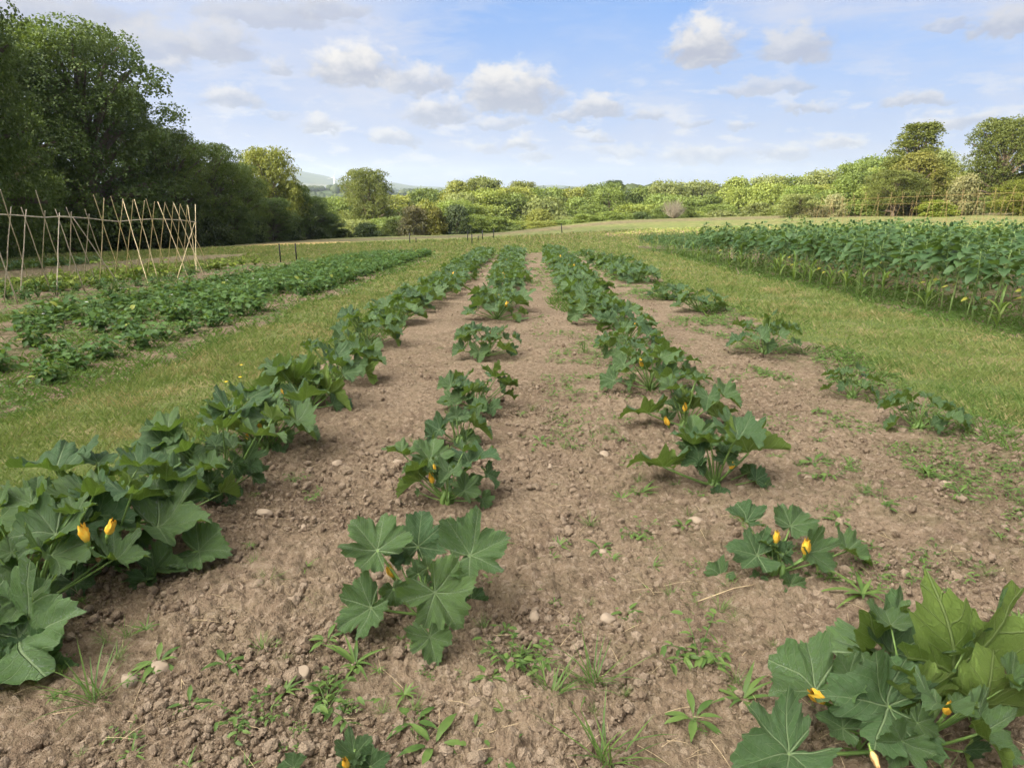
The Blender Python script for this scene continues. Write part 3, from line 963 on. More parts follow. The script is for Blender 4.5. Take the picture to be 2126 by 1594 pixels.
def near_plant(base, leaves, flowers, label, seed):
    """each leaf its own part, with its stalk as a sub-part"""
    root = empty('courgette_plant', base, label, 'courgette plant', GRP_C)
    g = np.random.default_rng(seed)
    mb = MB()
    for q in range(5):
        t = q / 5 * 6.28
        tube(mb, [np.array([.02 * math.cos(t), .02 * math.sin(t), -.05]), np.array([.03 * math.cos(t), .03 * math.sin(t), .02]), np.array([.02 * math.cos(t + .6), .02 * math.sin(t + .6), .07])], [.02, .017, .008], 6)
    mb.build('stem', M['stalk'], root)
    for (J, Tip, Nn, k) in leaves:
        J = np.asarray(J, float); Tip = np.asarray(Tip, float)
        mb = MB()
        blade_at(mb, J, Tip, Nn, k, float(g.random()), True, 1.0 if k % 2 else -1.0)
        lf = mb.build('leaf', M['cleaf'], root, uv=True)
        mb = MB()
        L = np.linalg.norm(Tip - J)
        b0 = np.array([.03 * g.normal() * .5, .03 * g.normal() * .5, .015])
        tube(mb, stalk_pts(b0, J), np.linspace(.0085, .0052, 7) * max(.55, min(1.15, L / .17)), 8)
        mb.build('leaf_stalk', M['stalk'], lf)
    for fl in flowers:
        P, ax, L, faded, closed = fl
        add_flower(root, np.array([0, 0, .03]), P, ax, L, faded, closed)
    return root

PROTO_FAR = []
def far_proto(seed, n):
    mbL, mbS = MB(), MB()
    g = np.random.default_rng(seed)
    for (J, Tip, Nn, k) in gen_leaves(seed, 1.0, n):
        blade_at(mbL, J, Tip, Nn, k, float(g.random()), False, 1.0 if k % 2 else -1.0)
        tube(mbS, stalk_pts(np.array([0, 0, .015]), J)[::2], np.linspace(.009, .0055, 4), 5, cap=False)
    fl = []
    for q in range(1 + seed % 2):
        mb = MB()
        t = g.random() * 6.28
        flower_mesh(mb, np.array([.13 * math.cos(t), .13 * math.sin(t), .2 + .1 * g.random()]), np.array([.3 * math.cos(t), .3 * math.sin(t), 1]), .10, 0, .7)
        fl.append(mb.mesh('flower', [M['petal'], M['fadedpetal'], M['calyx']]))
    return mbL.mesh('leaves', [M['cleaf']], uv=True), mbS.mesh('stalks', [M['stalk']]), fl

PROTO_FAR = [far_proto(400 + i, 23 + i % 5) for i in range(8)]

def far_plant(base, size, k, rz, label, flowers=True):
    root = empty('courgette_plant', base, label, 'courgette plant', GRP_C)
    root.rotation_euler = (0, 0, rz)
    root.scale = (size, size, size * .80)
    L, S, fl = PROTO_FAR[k % len(PROTO_FAR)]
    link('leaves', L, root); link('stalks', S, root)
    if flowers:
        for f in fl: link('flower', f, root)
    return root

def manual(base_px, spec, flowers, label, seed, extra=0, esize=.75):
    """leaves read off the photograph: (joint px, joint py, tip px, tip py, metres behind the base, facing, blade kind)"""
    B = G(*base_px)
    lv = []
    for (jx, jy, tx, ty, dy, Nn, k, *rest) in spec:
        J = at_y(jx, jy, B[1] + dy)
        if Nn[1] > .25:      # blades tipped away, so that their pale underside shows a little
            dv = nrm(J - EYE); U = nrm(np.array([Nn[0] * .5, 0, 1.0]) - dv * (np.array([Nn[0] * .5, 0, 1.0]) @ dv))
            Nn = U * .95 + dv * .33
        dt = rest[0] if rest else 0.0
        Tp = at_y(tx, ty, B[1] + dy + dt)
        Tp = J + (Tp - J) * .84
        lv.append((J - B, Tp - B, np.array(Nn, float), k))
    fl = []
    for (fx, fy, dy, ax, L, faded, closed) in flowers:
        fl.append((at_y(fx, fy, B[1] + dy) - B, np.array(ax, float), L, faded, closed))
    if extra:
        for q in gen_leaves(seed, esize, 20)[20 - extra:]:
            lv.append(q)
    fl = [(a, b, c * .80, d, max(e, .6)) for a, b, c, d, e in fl]
    return near_plant(B, lv, fl, label, seed)

UPF = (0, -.5, .85)     # top face turned a little to the viewer
manual((885, 1288), [
    (783, 1142, 722, 1070, .06, (.1, -.55, .8), 1, .06), (868, 1134, 876, 1047, .16, (0, -.6, .8), 3, .1), (949, 1124, 986, 1064, .18, (-.1, -.5, .85), 0, .05),
    (976, 1153, 1070, 1110, .0, (.05, -.55, .8), 1, .03), (903, 1230, 962, 1316, -.16, (.05, -.62, .8), 2, -.10), (770, 1261, 690, 1312, -.08, (-.05, -.6, .8), 1, -.06),
    (893, 1323, 908, 1385, -.24, (0, -.55, .8), 0, -.10), (828, 1165, 812, 1133, .08, (0, -.2, 1), 2, .02), (978, 1247, 1001, 1288, .10, (.2, -.5, .8), 4, -.05),
    (888, 1177, 882, 1150, .0, (0, -.8, .6), 4, .0), (816, 1222, 826, 1268, -.04, (.2, -.7, .7), 4, -.02), (868, 1190, 862, 1160, .02, (0, -.5, .8), 5)],
    [(817, 1198, .05, (-.3, -.2, 1), .075, 0, .3), (904, 1194, -.02, (.1, -.1, 1), .07, 0, .8)],
    'nearest whole courgette plant of the second row, nine wide leaves and an orange flower', 21, 4, .5)
manual((1905, 1548), [
    (1637, 1566, 1520, 1575, -.12, (-.2, -.3, 1), 0, -.04), (1693, 1432, 1585, 1436, .05, (.1, -.1, 1), 1, -.05), (1806, 1345, 1900, 1262, .30, (0, .75, .6), 4, .12),
    (1990, 1411, 2200, 1318, .10, (-.25, .55, .75), 0, .10), (2039, 1464, 2230, 1462, .0, (-.1, .35, .9), 3, .0), (2030, 1523, 2140, 1590, -.12, (.2, -.2, 1), 1, -.05),
    (1845, 1466, 1720, 1434, -.05, (.05, -.62, .75), 5, -.03), (1912, 1450, 1896, 1352, -.03, (-.8, .35, .45), 4, .0), (1873, 1538, 1842, 1600, -.16, (.1, -.65, .7), 1, -.05),
    (1750, 1511, 1690, 1470, -.08, (-.2, -.4, .9), 2, .04), (1668, 1400, 1690, 1330, .18, (0, .5, .8), 3, .05), (1791, 1392, 1748, 1345, .16, (.3, -.3, .8), 2, .05),
    (1853, 1355, 1955, 1306, .26, (.2, -.4, .8), 1, .08), (1765, 1402, 1708, 1392, .10, (0, -.5, .8), 4, .0), (1830, 1395, 1790, 1375, .08, (0, -.4, .8), 2),
    (1905, 1500, 1960, 1530, -.12, (.2, -.6, .7), 4, -.04), (2000, 1560, 2030, 1600, -.1, (0, -.5, .8), 2)],
    [(1712, 1456, -.02, (-.7, -.2, .6), .085, 0, .3), (1838, 1408, .05, (.4, 0, .9), .07, 0, .8), (1962, 1482, -.12, (.1, -.2, 1), .055, 0, .9), (1809, 1556, -.18, (.1, -.5, -.4), .05, 1, .9)],
    'large courgette plant cut by the right end of the bottom edge, pale leaf undersides showing', 22, 8, .75)
manual((-40, 1370), [
    (40, 1326, 186, 1262, -.02, (.1, -.6, .8), 1, .0), (67, 1390, 168, 1398, -.06, (.1, -.7, .7), 0, -.03), (-14, 1427, 20, 1335, -.12, (.6, -.6, .6), 1, .02),
    (60, 1268, -20, 1238, .10, (-.1, -.4, .9), 2, .04), (20, 1490, -50, 1470, -.18, (.2, -.5, .8), 0), (-30, 1320, -120, 1280, .0, (0, -.5, .8), 3), (0, 1385, 60, 1420, -.1, (.3, -.5, .8), 4)],
    [], 'courgette plant half outside the left edge, one broad lobed leaf reaching over the soil', 23, 5, .9)
near_plant(G(75, 1262), gen_leaves(991, .92, 20), [], 'dense courgette plant filling the gap between the two biggest ones at the left edge', 991)
near_plant(G(330, 1085), gen_leaves(992, .8, 17), [], 'courgette plant tucked behind the biggest bushy one at the left', 992)
manual((226, 1176), [
    (156, 1213, 168, 1262, -.22, (-.05, -.5, .85), 0, -.10), (118, 1205, 70, 1180, -.2, (-.1, -.5, .85), 4), (321, 1184, 384, 1165, -.10, (.1, -.45, .9), 0, -.02), (412, 1144, 486, 1138, .02, (.25, -.5, .8), 4, -.03), (325, 1095, 450, 1078, .05, (.05, -.15, 1), 1, .0),
    (97, 1067, 0, 1072, .0, (.1, .45, .9), 3, -.02), (81, 1030, 70, 980, .22, (.1, -.65, .75), 0, .06), (150, 1058, 205, 1010, .2, (0, .2, 1), 1, .08), (182, 1085, 282, 1062, -.08, (.05, -.4, .9), 2, -.02), (175, 1085, 118, 1100, -.08, (-.05, -.4, .9), 2, -.02),
    (271, 1047, 357, 1004, .12, (-.05, .5, .85), 5, .03), (230, 1055, 232, 1000, .22, (0, .3, .95), 3, .08), (364, 1039, 446, 1034, .28, (.1, -.1, 1), 1, .0), (93, 1124, 34, 1130, -.08, (-.2, -.5, .85), 4, -.02),
    (303, 1200, 302, 1243, -.18, (0, -.5, .8), 2, -.06), (45, 1090, -40, 1110, .1, (-.2, -.3, .9), 0), (30, 1165, -30, 1175, -.1, (-.2, -.4, .9), 3), (130, 1150, 90, 1160, -.12, (0, -.5, .8), 4), (330, 1140, 352, 1158, .0, (.2, -.3, .9), 4), (290, 1120, 310, 1140, -.02, (.2, -.4, .9), 2)],
    [(182, 1126, -.36, (-.1, -.1, 1), .10, 0, .8), (224, 1110, -.34, (.4, 0, .8), .09, 0, .4), (206, 1166, -.12, (.1, -.3, .9), .05, 1, .9)],
    'biggest bushy courgette plant at the left, an orange flower under its dark canopy', 24, 12, 1.1)
manual((470, 1020), [
    (392, 958, 342, 992, -.08, (-.15, -.6, .75), 4, -.04), (392, 955, 420, 918, .0, (-.1, -.6, .75), 4), (455, 930, 462, 898, .08, (0, -.35, .9), 4, .08), (484, 965, 500, 1000, -.08, (.1, -.75, .6), 4, -.02), (509, 957, 548, 985, .02, (.3, -.35, .85), 1, -.05),
    (434, 1007, 462, 1044, -.16, (0, -.55, .8), 4, -.05), (434, 1007, 400, 1040, -.16, (-.1, -.55, .8), 4, -.05), (475, 1036, 510, 1044, -.12, (.2, -.4, .9), 4, -.04), (520, 985, 556, 1006, -.02, (.4, -.2, .9), 1), (400, 1040, 360, 1020, -.1, (0, -.3, .9), 3), (430, 950, 400, 925, .12, (0, -.3, .9), 0)],
    [], 'third courgette plant of the left row, with rounded pale green leaves', 25, 12, 1.05)
manual((556, 935), [
    (512, 895, 400, 880, .0, (0, .1, 1), 1, .02), (520, 862, 500, 842, .2, (0, .4, .9), 0, .1), (622, 895, 672, 902, .02, (.1, .4, .9), 0, -.05), (566, 880, 600, 842, .05, (-.2, .5, .8), 3, .05), (490, 878, 470, 862, .1, (0, -.5, .85), 2), (540, 870, 555, 850, .1, (0, -.5, .85), 3),
    (580, 950, 610, 950, -.1, (.1, -.5, .85), 1, -.03), (565, 912, 545, 920, -.08, (0, -.5, .85), 1), (590, 905, 610, 920, -.04, (.1, -.5, .85), 2), (540, 900, 525, 880, .0, (0, -.2, 1), 5), (620, 880, 655, 862, .2, (0, -.2, 1), 1)],
    [(542, 893, .0, (-.3, 0, 1), .085, 0, .7), (514, 912, -.04, (0, 0, 1), .05, 0, .8)],
    'fourth courgette plant of the left row, upright orange bud at its centre', 26, 12, 1.0)
manual((645, 850), [
    (610, 795, 520, 785, .0, (0, .35, .95), 0, .0), (608, 796, 590, 765, .12, (0, .4, .9), 3, .05), (680, 822, 745, 842, .0, (.1, .35, .9), 0, -.04), (648, 820, 640, 790, .1, (0, .2, 1), 1), (560, 825, 515, 818, .0, (-.1, -.2, 1), 1), (690, 840, 720, 855, -.06, (.1, -.3, .9), 2),
    (660, 790, 690, 768, .25, (0, -.4, .9), 1), (565, 835, 560, 850, -.1, (0, -.5, .85), 2), (655, 865, 675, 868, -.08, (0, -.5, .8), 4), (650, 798, 700, 800, .1, (.1, 0, 1), 3)],
    [(590, 820, .0, (-.1, 0, 1), .09, 0, .8), (632, 822, -.02, (0, 0, 1), .09, 0, .9)],
    'fifth courgette plant of the left row, open in the middle with a pale yellow bud', 27, 13, 1.05)
manual((928, 1042), [
    (893, 955, 856, 908, .08, (.1, -.5, .85), 1, .04), (975, 963, 1040, 930, .08, (-.05, -.05, 1), 3, .0), (872, 1000, 812, 1018, -.03, (-.05, .45, .9), 0, -.03), (964, 1018, 1005, 1028, -.12, (.1, -.55, .8), 1, -.03), (962, 1016, 935, 1000, -.1, (-.1, -.55, .8), 4),
    (1012, 985, 1040, 1012, .02, (.3, .0, .9), 3, -.04), (1001, 1037, 1018, 1060, -.08, (.2, -.4, .8), 2, -.03), (930, 960, 938, 935, .1, (0, -.6, .8), 2), (905, 985, 890, 970, .0, (0, -.4, .9), 4), (925, 1000, 930, 975, -.02, (0, -.6, .7), 2), (870, 1022, 862, 1032, -.05, (0, -.4, .9), 4), (985, 1000, 1003, 985, .0, (.3, -.5, .8), 4)],
    [(898, 1004, -.02, (-.1, 0, 1), .085, 0, .8), (902, 978, .0, (0, 0, 1), .05, 0, .8)],
    'second courgette plant of the second row, upright with a small yellow flower inside', 28, 8, .7)
manual((955, 924), [
    (912, 892, 872, 908, .0, (-.1, -.55, .8), 4, -.02), (912, 890, 930, 868, .05, (0, -.55, .8), 4), (986, 887, 1032, 902, .0, (.1, .2, .95), 0, -.02), (959, 876, 978, 858, .1, (0, -.3, .9), 1), (970, 915, 1004, 912, -.02, (.1, -.5, .8), 4), (940, 880, 925, 862, .1, (0, -.3, .9), 2), (900, 905, 882, 925, -.05, (0, -.4, .9), 1)],
    [], 'third courgette plant of the second row, touching the one in front of it', 29, 7, .7)
manual((1613, 1198), [
    (1550, 1082, 1502, 1052, .15, (.05, -.25, 1), 1, .02), (1641, 1093, 1674, 1046, .22, (0, -.45, .9), 0, .08), (1572, 1153, 1502, 1132, .0, (-.05, -.45, .9), 3, .0), (1681, 1147, 1742, 1190, .0, (.1, -.58, .82), 1, -.05), (1758, 1144, 1824, 1160, .1, (.1, -.25, .95), 0, -.02),
    (1643, 1214, 1652, 1254, -.12, (0, -.62, .8), 5, -.05), (1640, 1212, 1612, 1200, -.1, (0, -.62, .8), 4), (1497, 1196, 1453, 1206, -.02, (-.1, -.4, .9), 2, -.02), (1575, 1200, 1563, 1221, -.08, (0, -.6, .8), 4, -.03), (1684, 1247, 1700, 1266, -.12, (.1, -.4, .9), 4, -.03), (1590, 1140, 1600, 1115, .05, (.2, -.6, .7), 4), (1690, 1150, 1720, 1130, .12, (.1, -.3, .9), 3), (1620, 1150, 1625, 1120, .02, (0, -.7, .6), 2)],
    [(1610, 1128, .04, (0, -.1, 1), .075, 0, .8), (1671, 1152, -.02, (0, -.1, 1), .095, 0, .7)],
    'courgette plant with two upright orange flowers, second from the front in the third row', 30, 4, .5)
manual((1481, 1015), [
    (1444, 911, 1436, 853, .1, (0, -.5, .85), 0, .06), (1377, 969, 1300, 943, .0, (.05, .4, .95), 3, -.02), (1554, 941, 1640, 908, .05, (-.1, .3, 1), 0, .02), (1507, 953, 1510, 918, -.05, (0, -.5, .85), 4, .05), (1492, 1031, 1484, 1054, -.14, (0, -.62, .8), 4, -.04), (1493, 1030, 1520, 1015, -.14, (.1, -.62, .8), 4),
    (1569, 997, 1610, 1010, .0, (.15, -.5, .85), 0, -.03), (1427, 1031, 1412, 1046, -.06, (-.1, -.3, .9), 4), (1516, 905, 1548, 880, .2, (0, -.4, .9), 1, .05), (1451, 959, 1408, 966, -.05, (-.1, -.3, .9), 1), (1587, 1023, 1608, 1044, -.06, (.2, -.3, .9), 2), (1450, 970, 1470, 985, -.1, (0, -.6, .8), 4), (1430, 935, 1400, 915, .1, (0, -.2, 1), 3), (1555, 980, 1570, 960, .1, (0, -.4, .9), 4)],
    [(1516, 973, -.06, (.2, -.4, .8), .07, 0, .85)],
    'big spreading courgette plant, third from the front in the third row', 31, 9, .8)
manual((1420, 890), [
    (1345, 858, 1280, 850, .0, (.05, .35, .95), 3, -.02), (1440, 850, 1498, 826, .05, (-.1, .3, 1), 0, .02), (1490, 865, 1538, 850, .05, (.1, .3, .95), 1, -.02), (1410, 850, 1380, 830, .05, (0, -.4, .9), 0), (1420, 830, 1432, 800, .15, (0, -.5, .85), 1), (1350, 905, 1322, 916, -.05, (-.1, -.3, .9), 2), (1470, 885, 1490, 890, -.05, (.1, -.4, .9), 4), (1385, 870, 1365, 850, .05, (0, -.3, .9), 4)],
    [(1421, 855, -.02, (0, 0, 1), .085, 0, .8), (1388, 884, -.05, (-.4, -.1, .9), .095, 0, .4)],
    'courgette plant with two orange flowers, fourth from the front in the third row', 32, 10, .85)
manual((750, 1610), [
    (735, 1568, 776, 1520, -.02, (0, -.35, .9), 1, .06), (770, 1590, 810, 1560, -.05, (.2, -.5, .8), 4), (735, 1590, 745, 1560, -.05, (-.2, -.5, .8), 2), (610, 1592, 628, 1562, -.0, (0, -.5, .85), 3)],
    [(722, 1592, -.06, (-.1, -.3, .9), .05, 0, .9)],
    'small courgette plant cut off by the middle of the bottom edge', 33, 0, .4)

# the rest of the rows, generated along each line
def row(name, pts, size, seed, start, dense, nearlim=9.5):
    """pts: photo pixels of the bases, front to back"""
    g = np.random.default_rng(seed)
    for i, (px, py, s) in enumerate(pts):
        B = G(px, py)
        num = ORD[start + i - 1]
        lab = f'{dense} courgette plant, {num} from the front in the {name} row'
        dist = B[1]
        if dist < nearlim:
            lv = gen_leaves(seed * 50 + i, s, (15 if name == 'right' else 21) + int(4 * g.random()))
            fl = []
            if g.random() < .6 and name != 'right':
                t = g.random() * 6.28
                fl = [(np.array([.1 * math.cos(t), .1 * math.sin(t), .17 * s + .05]), np.array([.3 * math.cos(t), .3 * math.sin(t), 1]), .085, 0, .7)]
            near_plant(B, lv, fl, lab, seed * 50 + i)
        else:
            far_plant(B, s, int(g.integers(0, 8)), g.random() * 6.28, lab, g.random() < .55)

def line_pts(x0, y0, dist_list, size, g):
    out = []
    return out

def row_m(name, xw, ys, sizes, seed, start, look):
    g = np.random.default_rng(seed)
    for i, yy in enumerate(ys):
        s = sizes(yy) * (0.92 + .2 * g.random())
        x = xw(yy) + g.normal(0, .07)
        y = yy + g.normal(0, .08)
        B = np.array([x, y, float(H(x, y))])
        num = ORD[start + i - 1]
        far_plant(B, s, int(g.integers(0, 8)), g.random() * 6.28, f'{look} courgette plant, {num} from the front in the {name} row', g.random() < .5)

def lin(p, q):
    A, B = G(*p), G(*q)
    return lambda y: A[0] + (B[0] - A[0]) * (y - A[1]) / (B[1] - A[1])

x1 = lin((640, 845), (1000, 535)); x2 = lin((990, 850), (1065, 530)); x3 = lin((1500, 1010), (1150, 530)); x4 = lin((1905, 890), (1213, 530))
row('left', [(705, 792, .95), (762, 722, 1.02), (825, 672, 1.02)], 1, 61, 6, 'dark green bushy')
row_m('left', x1, list(np.arange(12.6, 36.5, 1.02)), lambda y: 1.02, 62, 9, 'dark green')
row('second', [(992, 852, .68), (1012, 742, .80)], 1, 63, 4, 'small open')
row_m('second', x2, [11.4, 12.3, 13.3] + list(np.arange(16.4, 36.5, 1.0)), lambda y: 1.0, 64, 6, 'dark green')
row('third', [(1350, 810, .9), (1315, 755, .85), (1300, 715, .85)], 1, 65, 5, 'sprawling yellow-flowered')
row_m('third', x3, [10.6, 11.6] + list(np.arange(12.6, 36.8, .98)), lambda y: .98 if y < 14 else 1.12, 66, 8, 'dense')
row('right', [(1905, 893, .60), (1768, 828, .52), (1585, 735, .90)], 1, 67, 1, 'lone')
row('right', [(1450, 648, .95), (1385, 622, .82)], 1, 68, 4, 'paired')
row_m('right', x4, [17.8, 19.0, 20.2, 21.6, 23.0, 24.6], lambda y: 1.12, 69, 6, 'clustered')
row_m('right', x4, [31.5, 33.2], lambda y: .8, 70, 12, 'outlying')

# ------------------------------------------------------------------ sunflower bed
def sunflower_proto(seed, h, low=False):
    g = np.random.default_rng(seed)
    st, lf = MB(), MB()
    bend = g.normal(0, .05, 2)
    zs = np.linspace(0, h, 7)
    pts = np.stack([bend[0] * (zs / h) ** 2, bend[1] * (zs / h) ** 2, zs], 1)
    tube(st, pts, np.linspace(.013, .007, 7), 6)
    bV, bF = ovate(5, .74, .9, .22, .34, .27, .03)
    n = 29
    P, Y, Nn, S, rn = [], [], [], [], []
    for i in range(n):
        u = (i + 1) / n
        zz = h * (.14 + .86 * u ** .72)
        az = i * 2.39996 + g.normal(0, .3)
        el = -.12 + .62 * u ** 3 + g.normal(0, .17)
        pl = .13 * (1 - .5 * u)
        hd = np.array([math.cos(az), math.sin(az), 0])
        c = np.array([np.interp(zz, zs, pts[:, 0]), np.interp(zz, zs, pts[:, 1]), zz])
        p1 = c + hd * pl + np.array([0, 0, pl * .5])
        tube(st, [c, (c + p1) / 2 + np.array([0, 0, .012]), p1], [.004, .003, .003], 4, cap=False)
        P.append(p1); Y.append(hd * math.cos(el) + np.array([0, 0, math.sin(el)])); Nn.append(np.array([0, 0, 1]) + g.normal(0, .25, 3))
        s = .175 + .07 * math.sin(u * 2.6) + g.normal(0, .02)
        if u < .4: s *= .62
        if u > .85: s *= .62
        S.append(s); rn.append(.2 + .7 * g.random() if (u > .2 or g.random() < .88) else .99)
    for q in range(6):
        az = q * 1.05; P.append(pts[-1]); Y.append(np.array([math.cos(az) * .5, math.sin(az) * .5, .9])); Nn.append(np.array([math.cos(az), math.sin(az), .6])); S.append(.09); rn.append(.6)
    scatter(lf, bV, bF, np.array(P), np.array(Y), np.array(Nn), np.array(S), np.array(rn))
    return st.mesh('stem', [M['sunstem']]), lf.mesh('leaves', [M['sunleaf']])

SUN = [sunflower_proto(500 + i, 1.25 + .06 * i) for i in range(7)]

def sun_height(x, y):
    tall = sstep(29.5, 26.0, y + 1.0 * (float(vnoise(x * .7, y * .7, 5)) - .5))
    return (.50 + .36 * tall) * (.90 + .22 * float(vnoise(x * 1.3, y * 1.3, 8))) * (.93 + .07 * sstep(11, 26, y))

def build_sunflowers():
    g = np.random.default_rng(77)
    spots = []
    xr = 6.82
    col = 0
    while xr < 15.2:
        y = 6.2 + g.random() * .3
        while y < 41.5:
            spots.append((xr + g.normal(0, .09), y + g.normal(0, .07), col))
            y += .36 if col < 1 else .52
        xr += .62; col += 1
    vis = []
    for (x, y, c) in spots:
        p = np.array([x, y, 0]) - EYE
        if x / y > 1.15: continue
        vis.append((x, y, c))
    # those that show largest: the open front columns first, then by distance
    vis.sort(key=lambda s: (s[1] + 6.0 * s[2] + 100 * (s[0] / s[1] > .80)))
    for i, (x, y, c) in enumerate(vis[:290]):
        k = int(g.integers(0, 7))
        s = sun_height(x, y)
        size = 'tall' if s > .68 else 'short'
        where = 'in the open front line of the right bed' if c == 0 else 'inside the right bed behind the front line'
        o = empty('sunflower_plant', (x, y, float(H(x, y))), f'{size} unopened sunflower plant standing {where}', 'sunflower plant', f'{size} sunflowers {where}')
        o.rotation_euler = (g.normal(0, .05), g.normal(0, .05), g.random() * 6.28)
        o.scale = (s, s, s)
        link('stem', SUN[k][0], o); link('leaves', SUN[k][1], o)
    # the mass of the bed behind them
    mb = MB()
    rest = vis[290:]
    for (x, y, c) in rest:
        k = int(g.integers(0, 7)); s = sun_height(x, y); rz = g.random() * 6.28
        for mi, me in enumerate(SUN[k]):
            nv = len(me.vertices); V = np.empty(nv * 3, np.float32); me.vertices.foreach_get('co', V); V = V.reshape(-1, 3) * s
            ca, sa = math.cos(rz), math.sin(rz)
            V = np.stack([V[:, 0] * ca - V[:, 1] * sa + x, V[:, 0] * sa + V[:, 1] * ca + y, V[:, 2] + float(H(x, y))], 1)
            rn = np.empty(nv, np.float32); me.attributes['rnd'].data.foreach_get('value', rn)
            lt = np.empty(len(me.polygons), np.int32); me.polygons.foreach_get('loop_total', lt)
            ls = np.empty(len(me.polygons), np.int32); me.polygons.foreach_get('loop_start', ls)
            lv = np.empty(len(me.loops), np.int32); me.loops.foreach_get('vertex_index', lv)
            fs = []
            for q in (3, 4):
                idx = ls[lt == q]
                if len(idx): fs.append(np.stack([lv[idx + j] for j in range(q)], 1))
            mb.add(V, fs, rnd=rn, mi=mi)
    tag(mb.build('sunflower_crop', [M['sunstem'], M['sunleaf']]), 'dense mass of sunflower leaves filling the back of the right bed', 'sunflowers', kind='stuff')

build_sunflowers()

def maize_proto(seed):
    g = np.random.default_rng(seed)
    mb = MB()
    tube(mb, [(0, 0, 0), (0, 0, .2), (.01, 0, .38)], [.008, .007, .004], 5)
    for i in range(7):
        V, F = strap(.34 + .1 * g.random(), .032, 1.3 + .7 * g.random(), 6)
        az = i * 2.6 + g.normal(0, .3)
        el = 1.15 + .2 * g.normal()
        Y = np.array([math.cos(az) * math.cos(el), math.sin(az) * math.cos(el), math.sin(el)])
        Nn = np.array([-math.cos(az), -math.sin(az), .3])
        scatter(mb, V, F, np.array([[0, 0, .04 + .045 * i]]), Y[None], Nn[None], np.array([1.0]), float(g.random()))
    return mb.mesh('maize_plant', [M['maize']])

MAIZE = [maize_proto(600 + i) for i in range(4)]
def build_maize():
    g = np.random.default_rng(9)
    ys = [9.6, 11.6, 13.0, 13.6, 14.4, 15.2, 16.1, 16.6, 17.2, 18.0, 18.6, 20.4, 21.5, 22.6, 24.0, 25.3, 26.4, 27.8, 29.0, 30.5, 32, 33.4, 35, 36.2]
    for i, y in enumerate(ys):
        x = 6.62 + g.normal(0, .08)
        o = link('maize_plant', MAIZE[i % 4], None, (x, y, float(H(x, y))))
        s = .9 + .5 * g.random()
        o.scale = (s, s, s * 1.1); o.rotation_euler = (0, 0, g.random() * 6.28)
        tag(o, f'yellow-green young maize plant, {ORD[i]} from the near end of the sunflower bed edge', 'maize plant', 'young maize along the sunflower bed')
build_maize()

# ------------------------------------------------------------------ potato bed at the left
def bush_proto(seed, n, rad, hgt, leaf, mat, flowers=0):
    g = np.random.default_rng(seed)
    mb = MB()
    bV, bF = ovate(3, .62, .5, .3, .35, .4)
    P, Y, Nn, S, rn = [], [], [], [], []
    nst = 9
    for s in range(nst):
        az = s * 2.4 + g.normal(0, .3); el = R(35 + 50 * g.random())
        L = hgt * (.75 + .4 * g.random()); hd = np.array([math.cos(az), math.sin(az), 0])
        tip = hd * min(rad, L * math.cos(el)) + np.array([0, 0, L * math.sin(el)])
        pts = bez(np.zeros(3), tip * .5 + np.array([0, 0, .08 * hgt]), tip, 5)
        tube(mb, pts, np.linspace(.006, .003, 5), 4, mi=0, cap=False, rnd=.8)
        for i in range(n // nst):
            t = .25 + .75 * g.random()
            c = pts[int(t * 4)] + g.normal(0, rad * .17, 3) * np.array([1, 1, .6])
            a2 = az + g.normal(0, 1.1); e2 = g.normal(-.1, .4)
            P.append(c); Y.append([math.cos(a2) * math.cos(e2), math.sin(a2) * math.cos(e2), math.sin(e2)])
            Nn.append(np.array([0, 0, 1]) + g.normal(0, .4, 3)); S.append(leaf * (.6 + .7 * g.random())); rn.append(g.random())
    P = np.array(P); P[:, 2] = np.maximum(P[:, 2], .03)
    scatter(mb, bV, bF, P, np.array(Y), np.array(Nn), np.array(S), np.array(rn))
    fl = None
    return mb.mesh('leaves', [mat])

POT = [bush_proto(700 + i, 108, .30, .42, .095, M['potleaf']) for i in range(6)]
def white_flower():
    mb = MB()
    bV, bF = ovate(2, .7, .5, .1, .2, .5)
    for q in range(5):
        a = q * 1.257
        scatter(mb, bV, bF, np.array([[0, 0, 0.]]), np.array([[math.cos(a), math.sin(a), .25]]), np.array([[0, 0, 1.]]), np.array([.022]), .5)
    tube(mb, [(0, 0, -.12), (0, 0, 0.0)], [.002, .002], 4, mi=1)
    return mb.mesh('flower', [M['whitepetal'], M['stalk']])
WFL = white_flower()

def build_potatoes():
    g = np.random.default_rng(12)
    cnt = {}
    rows = (-4.95, -5.7, -6.45, -7.2, -7.95)
    names = ('first row left of the path', 'second row left of the path', 'third row left of the path', 'fourth row left of the path', 'fifth row left of the path', 'row beside the canes')
    for ri, xr in enumerate(rows):
        y = 6.2 + .5 * g.random() + (.5 if ri == 0 else 0)
        while y < 36:
            x = xr + g.normal(0, .1)
            skip = g.random() < (.12 if y < 12 else .05)
            if not skip and abs(x / y) < .86 and not (ri == 0 and 13 < y < 15):
                s = (.85 + .35 * g.random()) * (.95 if y < 11 else 1.18)
                i = cnt.get(ri, 0); cnt[ri] = i + 1
                near = y < 11
                lab = f'potato plant, {ORD[i]} from the near end in the {names[ri]}' if i < 30 else f'potato plant near the far end of the {names[ri]}'
                o = empty('potato_plant', (x, y, float(H(x, y))), lab, 'potato plant', 'potato plants in the left bed')
                o.rotation_euler = (0, 0, g.random() * 6.28); o.scale = (s * 1.12, s * 1.12, s * .78)
                link('leaves', POT[int(g.integers(0, 6))], o)
                if g.random() < .10:
                    f = link('flower', WFL, o); f.location = (g.normal(0, .1), g.normal(0, .1), .42); f.scale = (1.3,) * 3
            y += .62 + .12 * g.random()
build_potatoes()

